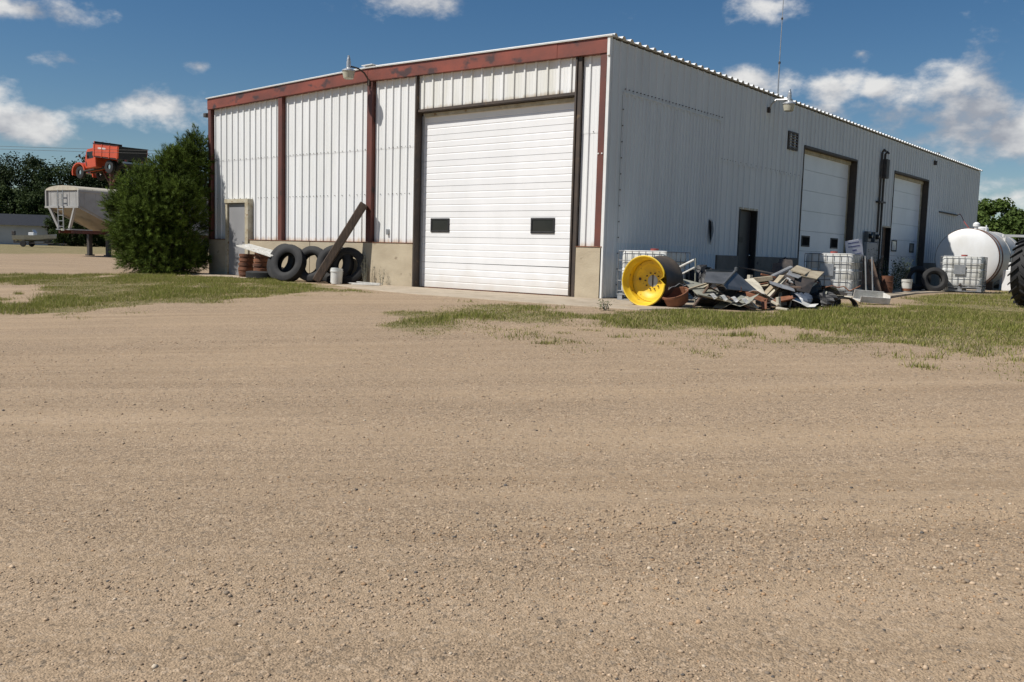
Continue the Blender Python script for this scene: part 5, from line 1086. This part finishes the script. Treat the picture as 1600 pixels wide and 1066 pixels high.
f = np.clip(gr.normal(.5, .25, n)+.25*(patch-.5), 0, 1)[:, None]; dry = (gr.random(n) < (.34-.26*lush))[:, None]
c = np.array((.115, .145, .030))*(1-f)+np.array((.30, .295, .08))*f; c = np.where(dry, np.array((.46, .37, .19))*(.6+.6*f), c)
put('grass', np_mesh('grass', v, np.arange(n*3).reshape(-1, 3), m_grass, np.repeat(c, 3, 0)), label='short patchy green and dry grass around the yard', cat='grass', kind='stuff')
print('grass blades', n)

# ------------------------------------------------------------------ loose stones on the yard
pr_ = np.random.default_rng(9)
ico = np.array([(-1, 1.618, 0), (1, 1.618, 0), (-1, -1.618, 0), (1, -1.618, 0), (0, -1, 1.618), (0, 1, 1.618), (0, -1, -1.618), (0, 1, -1.618), (1.618, 0, -1), (1.618, 0, 1), (-1.618, 0, -1), (-1.618, 0, 1)])/1.9
icf = np.array([(0,11,5),(0,5,1),(0,1,7),(0,7,10),(0,10,11),(1,5,9),(5,11,4),(11,10,2),(10,7,6),(7,1,8),(3,9,4),(3,4,2),(3,2,6),(3,6,8),(3,8,9),(4,9,5),(2,4,11),(6,2,10),(8,6,7),(9,8,1)])
xs, ys = [], []
for n, R0, R1 in ((66000, 1.5, 6.0), (34000, 6, 13)):
    r_ = np.sqrt(pr_.uniform(R0**2, R1**2, n)); a = pr_.uniform(-1.05, .95, n)+math.atan2(fwd.y, fwd.x); xs.append(CAM.x+r_*np.cos(a)); ys.append(CAM.y+r_*np.sin(a))
xs = np.concatenate(xs); ys = np.concatenate(ys); su = xs*.77+ys*.64; sv = -xs*.64+ys*.77
band = fbm(su*.22+3, sv*1.7+8, 4); k_ = (pr_.random(len(xs)) < np.clip((band-.34)*4, .12, 1)) & (grass_amt(xs, ys) < .6) & (ys < -2.9); xs, ys, band = xs[k_], ys[k_], band[k_]
n = len(xs); rad = np.clip(np.exp(pr_.normal(math.log(.0040), .45, n)), .002, .0135)
sc_ = rad[:, None]*np.stack([pr_.uniform(.8, 1.35, n), pr_.uniform(.8, 1.3, n), pr_.uniform(.5, .9, n)], 1); an_ = pr_.uniform(0, 6.283, n)
jit = 1+pr_.normal(0, .12, (n, 12, 1)); vv = ico[None]*jit*sc_[:, None, :]; cx, sx_ = np.cos(an_)[:, None], np.sin(an_)[:, None]
vx = vv[..., 0]*cx-vv[..., 1]*sx_; vy = vv[..., 0]*sx_+vv[..., 1]*cx
V = np.stack([vx+xs[:, None], vy+ys[:, None], vv[..., 2]+(gzv(xs, ys)+sc_[:, 2]*.25)[:, None]], -1).reshape(-1, 3)
T = (icf[None]+(np.arange(n)*12)[:, None, None]).reshape(-1, 3)
pal = np.array([(.38, .275, .18), (.29, .21, .138), (.46, .345, .235), (.20, .158, .118), (.11, .10, .09), (.38, .245, .14), (.52, .43, .32)])
ci = pr_.choice(7, n, p=[.33, .24, .19, .09, .03, .09, .03]); cc = pal[ci]*pr_.uniform(.8, 1.2, (n, 1))
put('loose_gravel', np_mesh('loose_gravel', V, T, m_stone, np.repeat(cc, 12, 0)), label='loose small stones lying on the tan gravel yard', cat='gravel', kind='stuff')
print('stones', n)

# ------------------------------------------------------------------ overhead wires
for k, (z, lb) in enumerate(((7.05, 'upper thin power line crossing the sky at the left'), (6.86, 'lower thin power line crossing the sky at the left'))):
    MB().tube([(-80+t*75, -11+t*62+.0, z+1.5*((t-.5)**2)*.6+k*.0) for t in np.linspace(0, 1, 14)], .012, 5).build('power_line', m_wire, label=lb, cat='wire')
